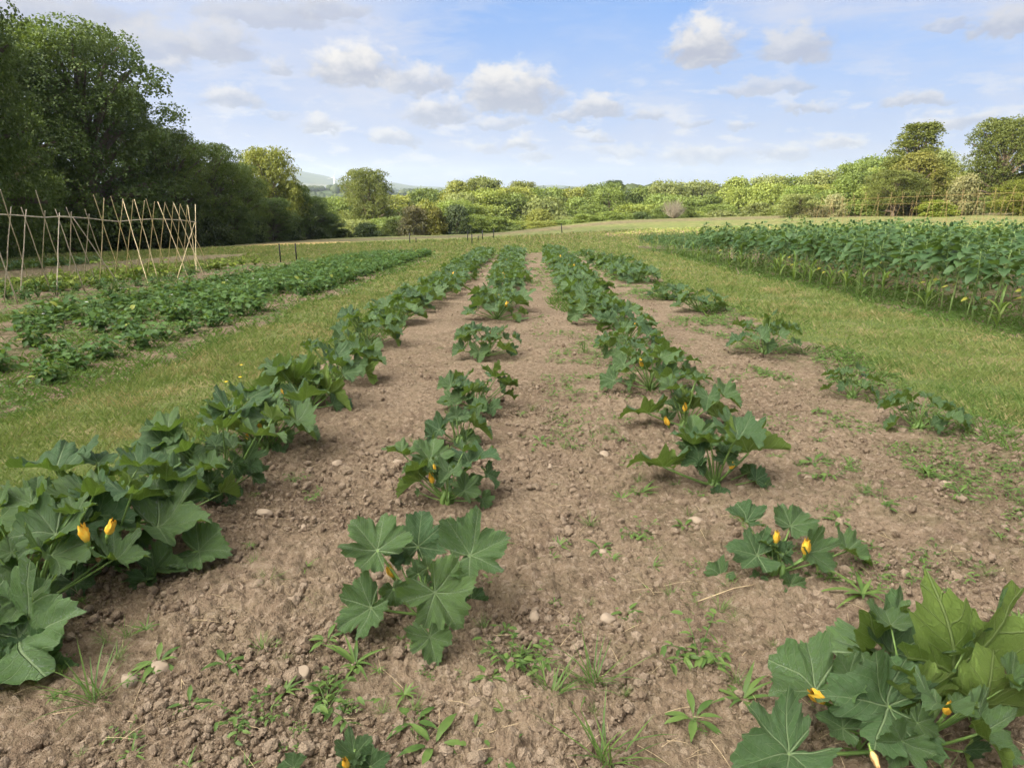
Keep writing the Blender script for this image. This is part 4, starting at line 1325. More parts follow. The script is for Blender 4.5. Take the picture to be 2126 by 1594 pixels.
# bean plants at the canes, squash beyond
BEAN = [bush_proto(800 + i, 54, .20, .42, .10, M['beanleaf']) for i in range(4)]
BEANG = [bush_proto(820 + i, 54, .18, .55, .085, M['potleaf']) for i in range(3)]
def build_beans():
    g = np.random.default_rng(15)
    i = 0
    for (px, py) in ((480, 556), (505, 553), (530, 551), (455, 560), (430, 563), (400, 567), (370, 572), (340, 577), (310, 581), (280, 584), (250, 588), (220, 592), (190, 596), (160, 600), (130, 604), (95, 606), (60, 608), (25, 612), (215, 578), (245, 574), (275, 571), (305, 567), (340, 562)):
        B = G(px, py - 3 + 4 * g.random())
        o = empty('bean_plant', B, f'yellow-green dwarf bean plant by the left canes, {ORD[i]} counted from the far end', 'bean plant', 'dwarf beans beside the left canes')
        o.rotation_euler = (0, 0, g.random() * 6.28); s = 1.0 + .5 * g.random(); o.scale = (s * 1.4, s * 1.4, s)
        link('leaves', BEAN[i % 4], o)
        i += 1
    i = 0
    for (px, py) in ((395, 580), (355, 590), (320, 596), (285, 596), (245, 607), (205, 605), (160, 606), (120, 614), (80, 618), (50, 625), (15, 622), (230, 620), (330, 604)):
        B = G(px, py)
        o = empty('climbing_bean', B, f'young green climbing bean at the foot of the left canes, {ORD[i]} from the right', 'bean plant', 'climbing beans under the left canes')
        o.rotation_euler = (0, 0, g.random() * 6.28); s = .8 + .5 * g.random(); o.scale = (s * 1.1, s * 1.1, s * .8)
        link('leaves', BEANG[i % 3], o)
        i += 1
    i = 0
    for (px, py) in ((20, 562), (50, 560), (85, 557), (110, 553), (140, 552), (165, 549), (190, 547)):
        B = G(px, py)
        o = empty('squash_plant', B, f'low green squash plant in front of the dark wood, {ORD[i]} from the left edge', 'squash plant', 'squash plants before the wood')
        o.rotation_euler = (0, 0, g.random() * 6.28); s = .9 + .3 * g.random(); o.scale = (s, s, s * .8)
        L, S_, fl = PROTO_FAR[i % 8]
        link('leaves', L, o); link('stalks', S_, o)
        i += 1
build_beans()

# ------------------------------------------------------------------ bean cane frames
def cane(parent, p, q, mat, rad=.011):
    mb = MB()
    p = np.asarray(p, float); q = np.asarray(q, float)
    g = np.random.default_rng(int(abs(p[0] * 977 + q[1] * 131)) % 9999)
    n = 8
    t = np.linspace(0, 1, n)[:, None]
    pts = p + (q - p) * t + g.normal(0, .006, (n, 3)) * np.sin(t * math.pi)
    tube(mb, pts, np.linspace(rad, rad * .7, n), 6)
    mb.build('cane', mat, parent)

def build_left_canes():
    A = G(40, 628); Z = G(410, 574)
    O = (A + Z) / 2
    root = empty('bean_cane_frame', O, 'crossed bamboo bean canes tied to a ridge pole before the dark left wood', 'bean canes', 'bamboo bean cane frames')
    k = 0.3528
    ridge = [(-60, 268), (60, 272), (160, 280), (265, 288), (345, 283), (425, 288), (520, 295), (610, 306), (700, 315), (765, 308), (835, 303), (900, 300), (960, 301), (1015, 303), (1065, 305), (1110, 312), (1155, 318)]
    rx = [p[0] for p in ridge]; ry = [p[1] for p in ridge]
    # each cane read off the photograph: top and foot
    back = [((-130, 130), (110, 800)), ((2, 125), (168, 650)), ((125, 230), (300, 720)), ((210, 130), (382, 655)), ((325, 240), (500, 720)), ((390, 230), (580, 690)), ((500, 240), (640, 650)),
            ((550, 155), (718, 650)), ((652, 165), (800, 638)), ((722, 180), (876, 690)), ((790, 180), (936, 668)), ((860, 180), (985, 628)), ((928, 195), (1115, 655)),
            ((970, 200), (1140, 610)), ((1020, 200), (1205, 640)), ((1060, 210), (1238, 598)), ((1105, 215), (1160, 640))]
    fore = [((65, 225), (20, 780)), ((155, 240), (115, 770)), ((265, 250), (240, 690)), ((350, 260), (330, 750)), ((420, 255), (408, 690)), ((525, 270), (490, 680)), ((612, 175), (583, 685)),
            ((724, 185), (670, 660)), ((783, 185), (738, 630)), ((850, 190), (805, 600)), ((910, 195), (865, 632)), ((970, 200), (930, 620)), ((1020, 200), (985, 600)), ((1060, 208), (1032, 600)), ((1102, 215), (1075, 590)), ((1149, 212), (1155, 650)), ((1145, 320), (1035, 655)), ((430, 290), (720, 700))]
    def depth(px):
        return A[1] + (Z[1] - A[1]) * (px - 30) / 380.0
    for (t, f) in back + fore:
        tx, ty = t; fx, fy = f
        # where the cane crosses the ridge pole in the picture
        s_ = 0.3
        for _ in range(12):
            cx = tx + (fx - tx) * s_
            s_ = (np.interp(cx, rx, ry) - ty) / (fy - ty)
        s_ = max(s_, .02)
        cx, cy = tx + (fx - tx) * s_, ty + (fy - ty) * s_
        px, py = cx * k, 350 + cy * k
        C = at_y(px, py, depth(px))
        F_ = G(fx * k, 350 + fy * k)
        u_ = 1 + s_ / (1 - s_)
        for _ in range(25):          # slide along the cane until its top stands where it should
            T_ = F_ + (C - F_) * u_
            q = T_ - EYE
            zy = (H_PX / 2 - F_PX * (q @ _up) / (q @ _fw) - 350) / k
            u_ = min(max(u_ - (ty - zy) / (fy - ty) * .7, 1.02), 2.2)
        old = cx < 560
        cane(root, F_ - O - np.array([0, 0, .05]), T_ - O, M['oldcane'] if old else M['cane'], .0135)
    P = [at_y(x * k, 350 + y * k, depth(x * k) - .03) - O for x, y in ridge]
    mb = MB(); tube(mb, P[:6], .013, 6); mb.build('ridge_pole', M['oldcane'], root)
    mb = MB(); tube(mb, [p + np.array([0, -.03, .014]) for p in P[4:]], .012, 6); mb.build('ridge_pole', M['oldcane'], root)
build_left_canes()

def cane_row(label, P0, P1, n, hgt, mat, seed, lean=.55):
    P0 = np.asarray(P0, float); P1 = np.asarray(P1, float)
    g = np.random.default_rng(seed)
    O = (P0 + P1) / 2; O[2] = float(H(O[0], O[1]))
    root = empty('bean_cane_frame', O, label, 'bean canes', 'bamboo bean cane frames')
    d = nrm((P1 - P0) * np.array([1, 1, 0])); s = np.array([-d[1], d[0], 0])
    ridge = []
    for i in range(n):
        t = i / (n - 1)
        c = P0 + (P1 - P0) * t; c[2] = float(H(c[0], c[1]))
        apex = c + np.array([0, 0, hgt * .9])
        ridge.append(apex - O)
        for sd in (-1, 1):
            f = c + s * sd * lean + d * g.normal(0, .12)
            top = apex + (apex - f) * (.10 + .08 * g.random()) + d * g.normal(0, .05)
            cane(root, f - O - np.array([0, 0, .05]), top - O, mat, .0065)
    mb = MB(); tube(mb, ridge, .0065, 6); mb.build('ridge_pole', mat, root)

def canes_right():
    a = at_y(1700, 470, 52); b = at_y(2170, 478, 37)
    cane_row('ochre bamboo bean canes with a ridge pole behind the sunflower bed', a, b, 17, 2.75, M['redcane'], 5)
    a2 = at_y(1690, 470, 60); b2 = at_y(2200, 470, 50)
    cane_row('farther ochre bean canes behind the sunflowers, close to the right trees', a2, b2, 15, 2.3, M['redcane'], 6)
canes_right()

# ------------------------------------------------------------------ black posts in the far field
def build_posts():
    spec = [(583, 546, 506, 'left one of the two black posts beyond the potato bed'), (616, 544, 505, 'right one of the two black posts beyond the potato bed'),
            (851, 507, 482, 'thin black post alone at the far edge of the field'), (864, 506, 494, 'short thin post right of the lone far post'),
            (971, 502, 481, 'leftmost black post of the group around the bare patch'), (980, 509, 486, 'nearest black post of the group, on the bare patch'),
            (1002, 499, 478, 'third black post of the group around the bare patch'), (1025, 496, 474, 'rightmost black post of the group around the bare patch'),
            (993, 500, 490, 'short grey post in the middle of the far post group'),
            (1167, 484, 464, 'leaning black post alone right of the post group')]
    for (px, py, ty, lab) in spec:
        B = G(px, py)
        h = at_y(px, ty, B[1])[2] - B[2]
        root = empty('fence_post', B, lab + ' in the field', 'post', 'black posts in the far field')
        mb = MB()
        lx = -.12 if px == 1167 else .0
        tube(mb, [(0, 0, -.1), (lx * .5, 0, h * .5), (lx, 0, h - .06)], .022 + .0003 * B[1], 8)
        mb.build('shaft', M['post'], root)
        mb = MB(); tube(mb, [(lx, 0, h - .06), (lx, 0, h - .02), (lx, 0, h)], [.03 + .0003 * B[1], .03 + .0003 * B[1], .015], 8); mb.build('cap', M['post'], root)
build_posts()

# ------------------------------------------------------------------ weeds and stones
def weed_proto(kind, seed):
    g = np.random.default_rng(seed)
    mb = MB()
    if kind == 'rosette':
        for i in range(11):
            V, F = strap(.09 + .07 * g.random(), .012 + .008 * g.random(), .5 + .9 * g.random(), 5)
            az = i * 2.4 + g.normal(0, .2); el = .25 + .6 * g.random()
            scatter(mb, V, F, np.zeros((1, 3)), np.array([[math.cos(az) * math.cos(el), math.sin(az) * math.cos(el), math.sin(el)]]), np.array([[0, 0, 1.]]), np.array([1.0]), float(g.random()))
    elif kind == 'tuft':
        for i in range(26):
            V, F = strap(.09 + .10 * g.random(), .005, 1.0 * g.random(), 4)
            az = g.random() * 6.28; el = .5 + .8 * g.random()
            scatter(mb, V, F, np.array([[g.normal(0, .012), g.normal(0, .012), 0]]), np.array([[math.cos(az) * math.cos(el), math.sin(az) * math.cos(el), math.sin(el)]]), np.array([[0, 0, 1.]]), np.array([1.0]), float(g.random()))
    elif kind == 'dock':
        bV, bF = ovate(6, .26, .3, .35, .5, .5, .02)
        for i in range(7):
            az = i * 2.4 + g.normal(0, .3); el = .15 + .75 * g.random()
            d = np.array([math.cos(az) * math.cos(el), math.sin(az) * math.cos(el), math.sin(el)])
            tube(mb, [np.zeros(3), d * .035], .0025, 4, cap=False)
            scatter(mb, bV, bF, (d * .033)[None], d[None], np.array([[0, 0, 1.]]), np.array([.10 + .07 * g.random()]), float(g.random()))
    else:
        bV, bF = ovate(3, .42, .5, .3, .4, .45)
        for s in range(6):
            az = s * 1.05 + g.normal(0, .3); L = .05 + .09 * g.random()
            tip = np.array([math.cos(az) * L, math.sin(az) * L, .02 + .05 * g.random()])
            pts = bez(np.zeros(3), tip * .5 + np.array([0, 0, .02]), tip, 5)
            tube(mb, pts, .0015, 4, cap=False)
            for i in range(9):
                c = pts[1 + i % 4] + g.normal(0, .006, 3)
                a2 = az + (1 if i % 2 else -1) * (.8 + .3 * g.random())
                scatter(mb, bV, bF, c[None], np.array([[math.cos(a2), math.sin(a2), .2]]), np.array([[g.normal(0, .3), g.normal(0, .3), 1.]]), np.array([.018 + .020 * g.random()]), float(g.random()))
    return mb.mesh('weed', [M['weed']])

WEED = {k: [weed_proto(k, 900 + 10 * j + i) for i in range(3)] for j, k in enumerate(('rosette', 'tuft', 'dock', 'sprawl'))}
def build_weeds():
    g = np.random.default_rng(33)
    named = [  # px, py, kind, size, label
        (738, 1385, 'rosette', 1.55, 'strap-leaved green weed in front of the nearest second-row courgette'),
        (560, 1215, 'tuft', .8, 'tiny grass tuft at the left in bare soil'),
        (330, 1385, 'dock', 1.2, 'broad-leaved dock weed beside the two stones at lower left'),
        (200, 1460, 'tuft', 1.6, 'long-bladed grass weed at the lower left'),
        (470, 1385, 'dock', 1.1, 'forked dock weed right of the lower-left stones'),
        (395, 1470, 'dock', .9, 'small bright dock seedling at lower left'),
        (510, 1500, 'sprawl', 1.1, 'creeping small-leaved weed at the lower left of the centre'),
        (590, 1445, 'rosette', 1.0, 'flat rosette weed below the oval stone at lower left'),
        (680, 1480, 'sprawl', 1.5, 'low dandelion-like weed above the small bottom courgette'),
        (900, 1560, 'dock', 1.5, 'upright spear-leaved weed at the bottom centre'),
        (860, 1510, 'dock', 1.2, 'spear-leaved weed just left of the bottom centre clump'),
        (1040, 1580, 'dock', 1.1, 'spear-leaved weed touching the bottom edge right of centre'),
        (1060, 1390, 'sprawl', 1.5, 'dark creeping weed patch below the second-row gap'),
        (1110, 1385, 'sprawl', 1.2, 'creeping weed mat right of the dark weed patch'),
        (1145, 1455, 'tuft', 1.2, 'fine grass tuft below the creeping weed mat'),
        (1235, 1430, 'tuft', 1.5, 'spread grass tuft right of centre near the bottom'),
        (1300, 1280, 'dock', .9, 'small upright dock right of the pale square stone'),
        (1330, 1030, 'rosette', 1.5, 'wide flat rosette weed left of the third courgette of row three'),
        (1290, 1045, 'rosette', 1.2, 'smaller rosette beside the wide flat one'),
        (1790, 1240, 'rosette', 2.2, 'large grey-green plantain above the bottom right courgette'),
        (1450, 1370, 'sprawl', 1.8, 'sprawling weed with narrow leaves below row three'),
        (1540, 1460, 'rosette', 1.6, 'dandelion weed left of the bottom right courgette'),
        (1440, 1500, 'dock', 1.3, 'tall narrow dock weed left of the dandelion'),
        (1260, 1590, 'tuft', 1.6, 'long grass weed on the bottom edge right of centre'),
        (1920, 985, 'rosette', 1.9, 'large rosette weed below the lone right-row courgette'),
        (1830, 1050, 'sprawl', 1.5, 'weed spray right of the spreading row-three courgette'),
        (1990, 1030, 'dock', 1.2, 'dock weed at the right beyond the rosette'),
        (1330, 1120, 'sprawl', 1.2, 'small bushy weed left of the two-flowered courgette'),
        (1420, 1100, 'dock', 1.0, 'ragged dock weed left of the two-flowered courgette'),
        (1720, 1000, 'sprawl', 1.6, 'grassy weed clump right of the spreading courgette'),
        (1700, 920, 'rosette', 1.2, 'small rosette weed in the gap between rows three and four'),
        (1215, 735, 'tuft', 1.9, 'grass clump beside the third row at mid distance'),
        (1185, 605, 'tuft', 4.2, 'tall grass clump growing out of the third row, farther off'),
        (1170, 620, 'tuft', 3.8, 'tall grass clump in front of the farther one in the third row'),
        (1195, 630, 'tuft', 3.8, 'tall pale grass clump at the right of the third-row grass')]
    for (px, py, k, s, lab) in named:
        B = G(px, py)
        o = link('weed', WEED[k][int(g.integers(0, 3))], None, tuple(B + np.array([0, 0, .012])))
        s = s * (.5 if k == 'dock' else .62 if k == 'rosette' else .8); o.scale = (s, s, s * .95); o.rotation_euler = (0, 0, g.random() * 6.28)
        tag(o, lab, 'weed', 'weeds in the courgette bed')
    n = 0
    place = {0: [], 1: [], 2: []}
    while n < 270:
        r = 1.8 * (9.5 / 1.8) ** g.random(); t = R(-40 + 82 * g.random())
        x, y = r * math.sin(t), r * math.cos(t)
        if zone_fields(np.array([x]), np.array([y]))[0][0] < .7: continue
        dens = .06 if x < -.4 else (.35 if x < .4 else .95)
        if y < 2.6: dens = max(dens, .22)
        if g.random() > dens * (.25 + 1.3 * (float(fbm(np.array([x * 1.5]), np.array([y * 1.5]), 300, 2)[0]) > .47)): continue
        k = ('rosette', 'sprawl', 'tuft', 'tuft', 'sprawl', 'rosette', 'dock')[int(g.integers(0, 7))]
        s = (.26 + .46 * g.random()) * (.8 if y < 3 else 1)
        zone = 'left of the second courgette row' if x < -.4 else ('between the second and third courgette rows' if x < 1.15 else 'right of the third courgette row')
        kind = {'rosette': 'small flat rosette weed', 'tuft': 'small grass tuft weed', 'dock': 'small broad-leaved weed', 'sprawl': 'small creeping weed'}[k]
        o = link('weed', WEED[k][int(g.integers(0, 3))], None, (x, y, float(H(x, y)) + .012))
        o.scale = (s, s, s); o.rotation_euler = (g.normal(0, .1), g.normal(0, .1), g.random() * 6.28)
        tag(o, f'{kind} on the soil {zone}', 'weed', f'{kind}s {zone}')
        n += 1
    # uncountable seedlings farther back and along the bed edges
    mb = MB()
    bV, bF = ovate(3, .30, .5, .3, .5, .45)
    x, y, r = polar_samples(60000, 3.0, 38, -44, 44, .8)
    a, b, c, d, e = zone_fields(x, y)
    nn = fbm(x * 1.4, y * 1.4, 310, 3)
    pr = a * (x > .2) * (nn > .55) * .30 + a * (x > 2.4) * (nn > .48) * .75 + b * (nn > .5) * .55 + ((a > .05) & (a < .9)) * (nn > .4) * .8 + c * (nn > .5) * .5 + d * (x < 8) * .5 + a * (y > 20) * (nn > .58) * .25
    keep = rng.random(len(x)) < pr
    x, y, r = x[keep], y[keep], r[keep]
    for q in range(4):
        m = len(x); t = rng.random(m) * 6.28
        sc = np.maximum(.018, .0042 * r) * (.6 + .9 * rng.random(m))
        P = np.stack([x + sc * .8 * rng.normal(size=m), y + sc * .8 * rng.normal(size=m), 0 * x], 1)
        P[:, 2] = H(P[:, 0], P[:, 1]) + .012 + .03 * rng.random(m)
        scatter(mb, bV, bF, P, np.stack([np.cos(t), np.sin(t), .1 + .7 * rng.random(m)], 1), np.stack([.3 * rng.normal(size=m), .3 * rng.normal(size=m), np.ones(m)], 1), sc * 1.4, rng.random(m))
    tag(mb.build('weed_seedlings', M['weed']), 'scattered tiny weed seedlings and ground cover on the beds', 'weeds', kind='stuff')
build_weeds()

def build_stones():
    g = np.random.default_rng(44)
    spec = [(1262, 1287, 19, 15, 'pale square-edged stone near the bottom, right of the front second-row courgette'), (1109, 1280, 15, 9, 'flat oval pale stone left of the square-edged one'),
            (270, 1412, 19, 13, 'rounded buff stone at the lower left, beside a dock weed'), (332, 1388, 22, 12, 'grey-brown stone behind the rounded buff one at lower left'),
            (629, 1402, 18, 18, 'upright oval brown stone at lower left of the centre'), (1443, 1083, 18, 9, 'half-buried buff stone left of the two-flowered courgette'),
            (1253, 944, 13, 8, 'small pale stone between rows two and three'), (701, 962, 14, 6, 'flat stone between the left two rows'),
            (826, 960, 12, 6, 'flat stone left of the second courgette of row two'), (550, 1065, 18, 8, 'long half-buried stone right of the left courgettes'),
            (1627, 1312, 9, 9, 'round pebble left above the bottom right courgette'), (1143, 968, 8, 6, 'small pebble right of row two'),
            (1140, 1163, 13, 7, 'low stone between the front plants of rows two and three'), (1958, 1004, 8, 6, 'pale pebble at the right among weeds'),
            (990, 1460, 10, 8, 'small white pebble low in the centre'), (990, 1484, 13, 10, 'buff pebble just below the white one'), (1456, 1365, 10, 7, 'yellowish pebble among weeds below row three'),
            (1572, 876, 13, 6, 'flat stone behind the spreading row-three courgette'), (1680, 995, 12, 8, 'stone right of the spreading row-three courgette'), (630, 1095, 9, 6, 'small stone in the left bare strip'),
            (1250, 1148, 14, 9, 'earthy lump of stone right of the bare middle strip'), (960, 1475, 9, 8, 'brown pebble left of the buff pebble low in the centre')]
    for i, (px, py, w, h, lab) in enumerate(spec):
        B = G(px, py + h * .5)
        D = np.linalg.norm(B - EYE) * .93
        sx = w / F_PX * D; sz = h / F_PX * D
        bV, bF = ico(3)
        q = np.random.default_rng(i)
        V = bV.copy()
        for k in range(5):
            n = nrm(q.normal(size=3)); dpt = .55 + .3 * q.random()
            s = V @ n; V = V - np.outer(np.maximum(s - dpt, 0), n) * .8
        V = V * (1 + .05 * q.normal(size=(1, 3))) * (1 + .16 * (fbm(V[:, 0] * 2.1 + i, V[:, 1] * 2.1 + V[:, 2] * 1.7, 500 + i, 3) - .5))[:, None]
        mb = MB(); mb.add(V * np.array([sx, sx * .85, sz * 1.15]), bF)
        o = mb.build('stone', M['stone']); o.location = tuple(B + np.array([0, 0, sz * .55])); o.rotation_euler = (q.normal(0, .15), q.normal(0, .15), q.random() * 3)
        tag(o, lab, 'stone', 'stones lying on the soil')
    for i, (px, py) in enumerate(((503, 832), (505, 803), (474, 843))):
        B = G(px, py); h = .22
        root = empty('hawkbit', B, ('yellow wildflower nearest the fifth left-row courgette', 'yellow wildflower farthest along the left path edge', 'yellow wildflower leftmost on the path edge')[i], 'wildflower', 'yellow wildflowers on the path edge')
        mb = MB(); tube(mb, [(0, 0, 0), (.01, 0, h * .6), (.0, .01, h)], .002, 4); mb.build('stem', M['stalk'], root)
        mb = MB()
        bV, bF = ovate(2, .4, .5, .1, .1, .5)
        for k in range(12):
            a = k * .5236
            scatter(mb, bV, bF, np.array([[0, .01, h]]), np.array([[math.cos(a), math.sin(a), .3]]), np.array([[0, 0, 1.]]), np.array([.02]), .5)
        mb.build('bloom', M['yellowpetal'], root)
    # yellow straw stalk lying in front of the two-flowered courgette
    p, q = G(1445, 1262), G(1595, 1223)
    mb = MB(); tube(mb, [p + np.array([0, 0, .03]), (p + q) / 2 + np.array([0, 0, .05]), q + np.array([0, 0, .035])], [.002, .0022, .0018], 5)
    tag(mb.build('dry_stem', M['straw']), 'long dry yellow stem lying in front of the two-flowered courgette', 'straw')
build_stones()

# ------------------------------------------------------------------ trees
QV = np.array([(-.5, .0, .0), (0, -.55, .06), (.5, .0, .0), (0, .6, .06)], float)
QF = np.array([(0, 1, 2, 3)])

def crown_mesh(seed, nlobe, nspray, per, leaf, style):
    asp = {'round': 2.05, 'tall': 2.3, 'wall': 2.1, 'tier': 2.7, 'shrub': 1.5}[style]      # usual height over radius
    """unit crown: z 0..1, radius about 1; sprays of small leaves over many lobes, with limbs inside"""
    g = np.random.default_rng(seed)
    mb, tr = MB(), MB()
    env = {'round': lambda h: math.sqrt(max(0, 1 - ((h - .52) / .52) ** 2)), 'tall': lambda h: .9 * math.sin(math.pi * min(1, .12 + .9 * h)) ** .6,
           'wall': lambda h: (1.0 if h < .55 else math.sqrt(max(0, 1 - ((h - .55) / .47) ** 2))) * (.88 + .12 * min(1, h * 5)),
           'tier': lambda h: (1.02 * (1 - h) ** .42 + .05) * (0.4 + .6 * min(1, h * 3)), 'shrub': lambda h: math.sqrt(max(0, 1 - (h * .98) ** 2.2))}[style]
    L = []
    lo = {'round': .12, 'tall': .12, 'wall': .03, 'tier': .25, 'shrub': .05}[style]
    for i in range(nlobe):
        h = lo + (1 - lo) * ((i + g.random()) / nlobe)
        h = min(h, .93)
        e = env(h)
        a = i * 2.39996 + g.normal(0, .4)
        rad = (.15 + .22 * g.random() ** 1.5) * (.8 if style == 'tier' else 1)
        rho = max(0, e - rad * .75) * ((.66 + .34 * g.random()) if i % 4 else .4)
        L.append((rho * math.cos(a), rho * math.sin(a), h - rad * .3 / asp, rad))
    L = np.array(L)
    L0 = L.copy()
    L[:, 2] *= asp
    w = L[:, 3] ** 2; w /= w.sum()
    idx = g.choice(len(L), nspray, p=w)
    o = nrm(g.normal(size=(nspray, 3)) + np.array([0, 0, .25]))
    hz = .6 if style in ('wall', 'tier') else .8
    sq = np.array([1, 1, hz * .62 if style == 'tier' else hz * .8])
    rr = L[idx, 3] * np.where(g.random(nspray) < .25, .55, 1.0) * (1 + .06 * g.normal(size=nspray)) * (1 - .5 * (g.random(nspray) < .2) * g.random(nspray))
    C = L[idx, :3] + o * rr[:, None] * sq
    C[:, 2] = np.maximum(C[:, 2], .01)
    out = nrm(np.stack([C[:, 0], C[:, 1], np.zeros(nspray)], 1) + 1e-6)
    pn = nrm(o * .9 + np.array([0, 0, .45]) + .3 * g.normal(size=(nspray, 3)))
    srnd = g.random(nspray)
    lob = g.random(len(L))[idx]
    C2 = np.repeat(C, per, 0); pn2 = np.repeat(pn, per, 0); out2 = np.repeat(out, per, 0)
    m = len(C2)
    off = g.normal(size=(m, 3)) * leaf * 1.35
    off = off - pn2 * (off * pn2).sum(1, keepdims=True) * .75
    along = g.random(m)[:, None] * leaf * (2.2 if style in ('wall', 'tier') else 1.0)
    off = off + out2 * along - np.array([0, 0, .12]) * along
    P = C2 + off
    P[:, 2] = np.maximum(P[:, 2], .004)
    L = L0
    Nn = pn2 + (.45 if style in ('wall', 'tier') else .3) * g.normal(size=(m, 3))
    Y = (out2 * 1.2 + .6 * g.normal(size=(m, 3)) - np.array([0, 0, .1])) if style in ('wall', 'tier') else g.normal(size=(m, 3))
    S = leaf * (.65 + .7 * g.random(m))
    rn = np.clip(.30 * np.repeat(lob, per) + .35 * np.repeat(srnd, per) + .35 * g.random(m), 0, 1)
    scatter(mb, QV, QF, P, Y, Nn, S, rn)
    mb.V[-1][:, 2] /= asp
    # trunk and limbs
    lean = g.normal(0, .03, 2)
    tz = np.linspace(0, .8, 7)
    tp = np.stack([lean[0] * tz * 3, lean[1] * tz * 3, tz], 1)
    r0 = .075 if style != 'shrub' else .03
    tube(tr, tp, np.linspace(r0, r0 * .25, 7) * np.array([1.35, 1, 1, 1, 1, 1, 1]), 9)
    for l in L[::2]:
        z0 = max(.08, l[2] * .55)
        p0 = np.array([np.interp(z0, tz, tp[:, 0]), np.interp(z0, tz, tp[:, 1]), z0])
        pts = bez(p0, p0 * .4 + l[:3] * .6 + np.array([0, 0, .06]), l[:3] + nrm(l[:3] * np.array([1, 1, 0]) + 1e-6) * l[3] * .5, 6)
        tube(tr, pts, np.linspace(r0 * .4, r0 * .07, 6), 5, cap=False)
    return mb.mesh('crown', [M['crown']], smooth=False), tr.mesh('trunk', [M['bark']])

BIG = [crown_mesh(1000 + i, 120, 8000, 11, .0195, 'wall') for i in range(3)] + [crown_mesh(1010 + i, 80, 3600, 10, .030, 'round') for i in range(2)]
MID = [crown_mesh(1100 + i, 70, 1500, 8, .052, s) for i, s in enumerate(('round', 'tall', 'round', 'wall', 'round', 'tall'))]
TIER = [crown_mesh(1150, 60, 1500, 9, .046, 'tier'), crown_mesh(1151, 60, 1800, 9, .044, 'tall')]
SHR = [crown_mesh(1200 + i, 34, 700, 8, .070, 'shrub') for i in range(4)]

def tree_h(h, rad):
    return max(0.0, h - 2.1 * rad)

def tree(name, proto, X, Y, height, rad, color, label, cat, group, seed, lift=0.0, trunk=True):
    g = np.random.default_rng(seed)
    z = float(H(X, Y))
    root = empty(name, (X, Y, z - .1), label, cat, group)
    root.rotation_euler = (0, 0, g.random() * 6.28)
    c = link('crown', proto[0], root)
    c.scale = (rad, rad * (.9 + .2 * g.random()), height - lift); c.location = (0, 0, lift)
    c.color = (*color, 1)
    t = link('trunk', proto[1], root)
    t.scale = (min(rad, height * .5),) * 2 + (height,)
    return root

def tree_px(name, proto, px, top, Y, rad_px, color, label, cat, group, seed, lift=0.0):
    P = at_y(px, top, Y)
    z = float(H(P[0], Y))
    h = max(1.5, P[2] - z)
    rad = rad_px / F_PX * Y * 1.0
    if lift is None: lift = tree_h(h, rad)
    return tree(name, proto, P[0], Y, h, rad, color, label, cat, group, seed, lift)

DK = (.084, .130, .044)
MG = (.108, .158, .050)
LG = (.150, .180, .046)
YG = (.165, .185, .045)

def build_left_wood():
    G1 = 'trees of the dark left wood'
    tree_px('beech_tree', BIG[0], 120, 22, 74, 205, DK, 'huge spreading dark beech, tallest tree of the left wood', 'tree', G1, 1)
    tree_px('beech_tree', BIG[1], -60, 50, 66, 200, DK, 'dark beech cut by the left edge, left of the huge beech', 'tree', G1, 2)
    tree_px('beech_tree', BIG[2], 335, 255, 80, 90, MG, 'shorter dark beech at the right shoulder of the huge one', 'tree', G1, 3)
    tree_px('beech_tree', BIG[1], 245, 165, 84, 80, DK, 'dark beech behind the right shoulder of the huge beech', 'tree', G1, 13)
    tree_px('oak_tree', BIG[0], 425, 285, 86, 85, MG, 'dark round oak midway along the left wood', 'tree', G1, 4)
    tree_px('oak_tree', BIG[2], 478, 330, 92, 70, MG, 'dark oak just left of the pale tall tree of the wood', 'tree', G1, 5)
    tree_px('ash_tree', BIG[3], 548, 300, 104, 76, (.18, .21, .055), 'pale sunlit tall tree rising at the right end of the left wood', 'tree', G1, 6)
    tree_px('ash_tree', BIG[4], 606, 372, 108, 45, MG, 'green tree just right of the pale sunlit tall one', 'tree', G1, 7)
    tree_px('oak_tree', BIG[1], 640, 402, 112, 50, DK, 'dark low tree second from the right end of the left wood', 'tree', G1, 8)
    tree_px('oak_tree', BIG[0], 682, 440, 114, 36, DK, 'dark low tree at the right tip of the left wood', 'tree', G1, 9)
    tree_px('oak_tree', BIG[2], 560, 405, 98, 60, DK, 'dark tree in front of the pale sunlit tall one', 'tree', G1, 10)
    tree_px('oak_tree', BIG[1], 480, 420, 86, 50, DK, 'low dark tree at the foot of the middle of the left wood', 'tree', G1, 11)
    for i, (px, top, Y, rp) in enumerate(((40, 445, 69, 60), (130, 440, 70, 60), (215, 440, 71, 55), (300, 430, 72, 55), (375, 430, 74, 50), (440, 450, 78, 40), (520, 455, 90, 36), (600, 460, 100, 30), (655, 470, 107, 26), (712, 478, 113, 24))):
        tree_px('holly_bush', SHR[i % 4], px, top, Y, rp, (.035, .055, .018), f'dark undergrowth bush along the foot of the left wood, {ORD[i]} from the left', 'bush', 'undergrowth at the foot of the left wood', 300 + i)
    # the wood goes on outside the frame, left of and behind the viewer; it is what shades the beds
    g = np.random.default_rng(5)
    n = 0
    for (x0, y0, y1, st, hh) in ((-31, -55, 33, 6.5, 20), (-41, -40, 52, 7.0, 23), (-58, -25, 50, 8.5, 20), (-78, 0, 95, 10, 15), (-90, 60, 108, 11, 13)):
        y = y0
        while y < y1:
            x = x0 + g.normal(0, 1.5)
            o = tree('wood_tree', BIG[int(g.integers(0, 3))], x, y + g.normal(0, 1), hh * (.9 + .2 * g.random()), 6.2 + g.random(), DK,
                     'dark tree deeper in the wood that runs on to the left', 'tree', 'trees deeper in the left wood', 400 + n)
            n += 1; y += st
build_left_wood()

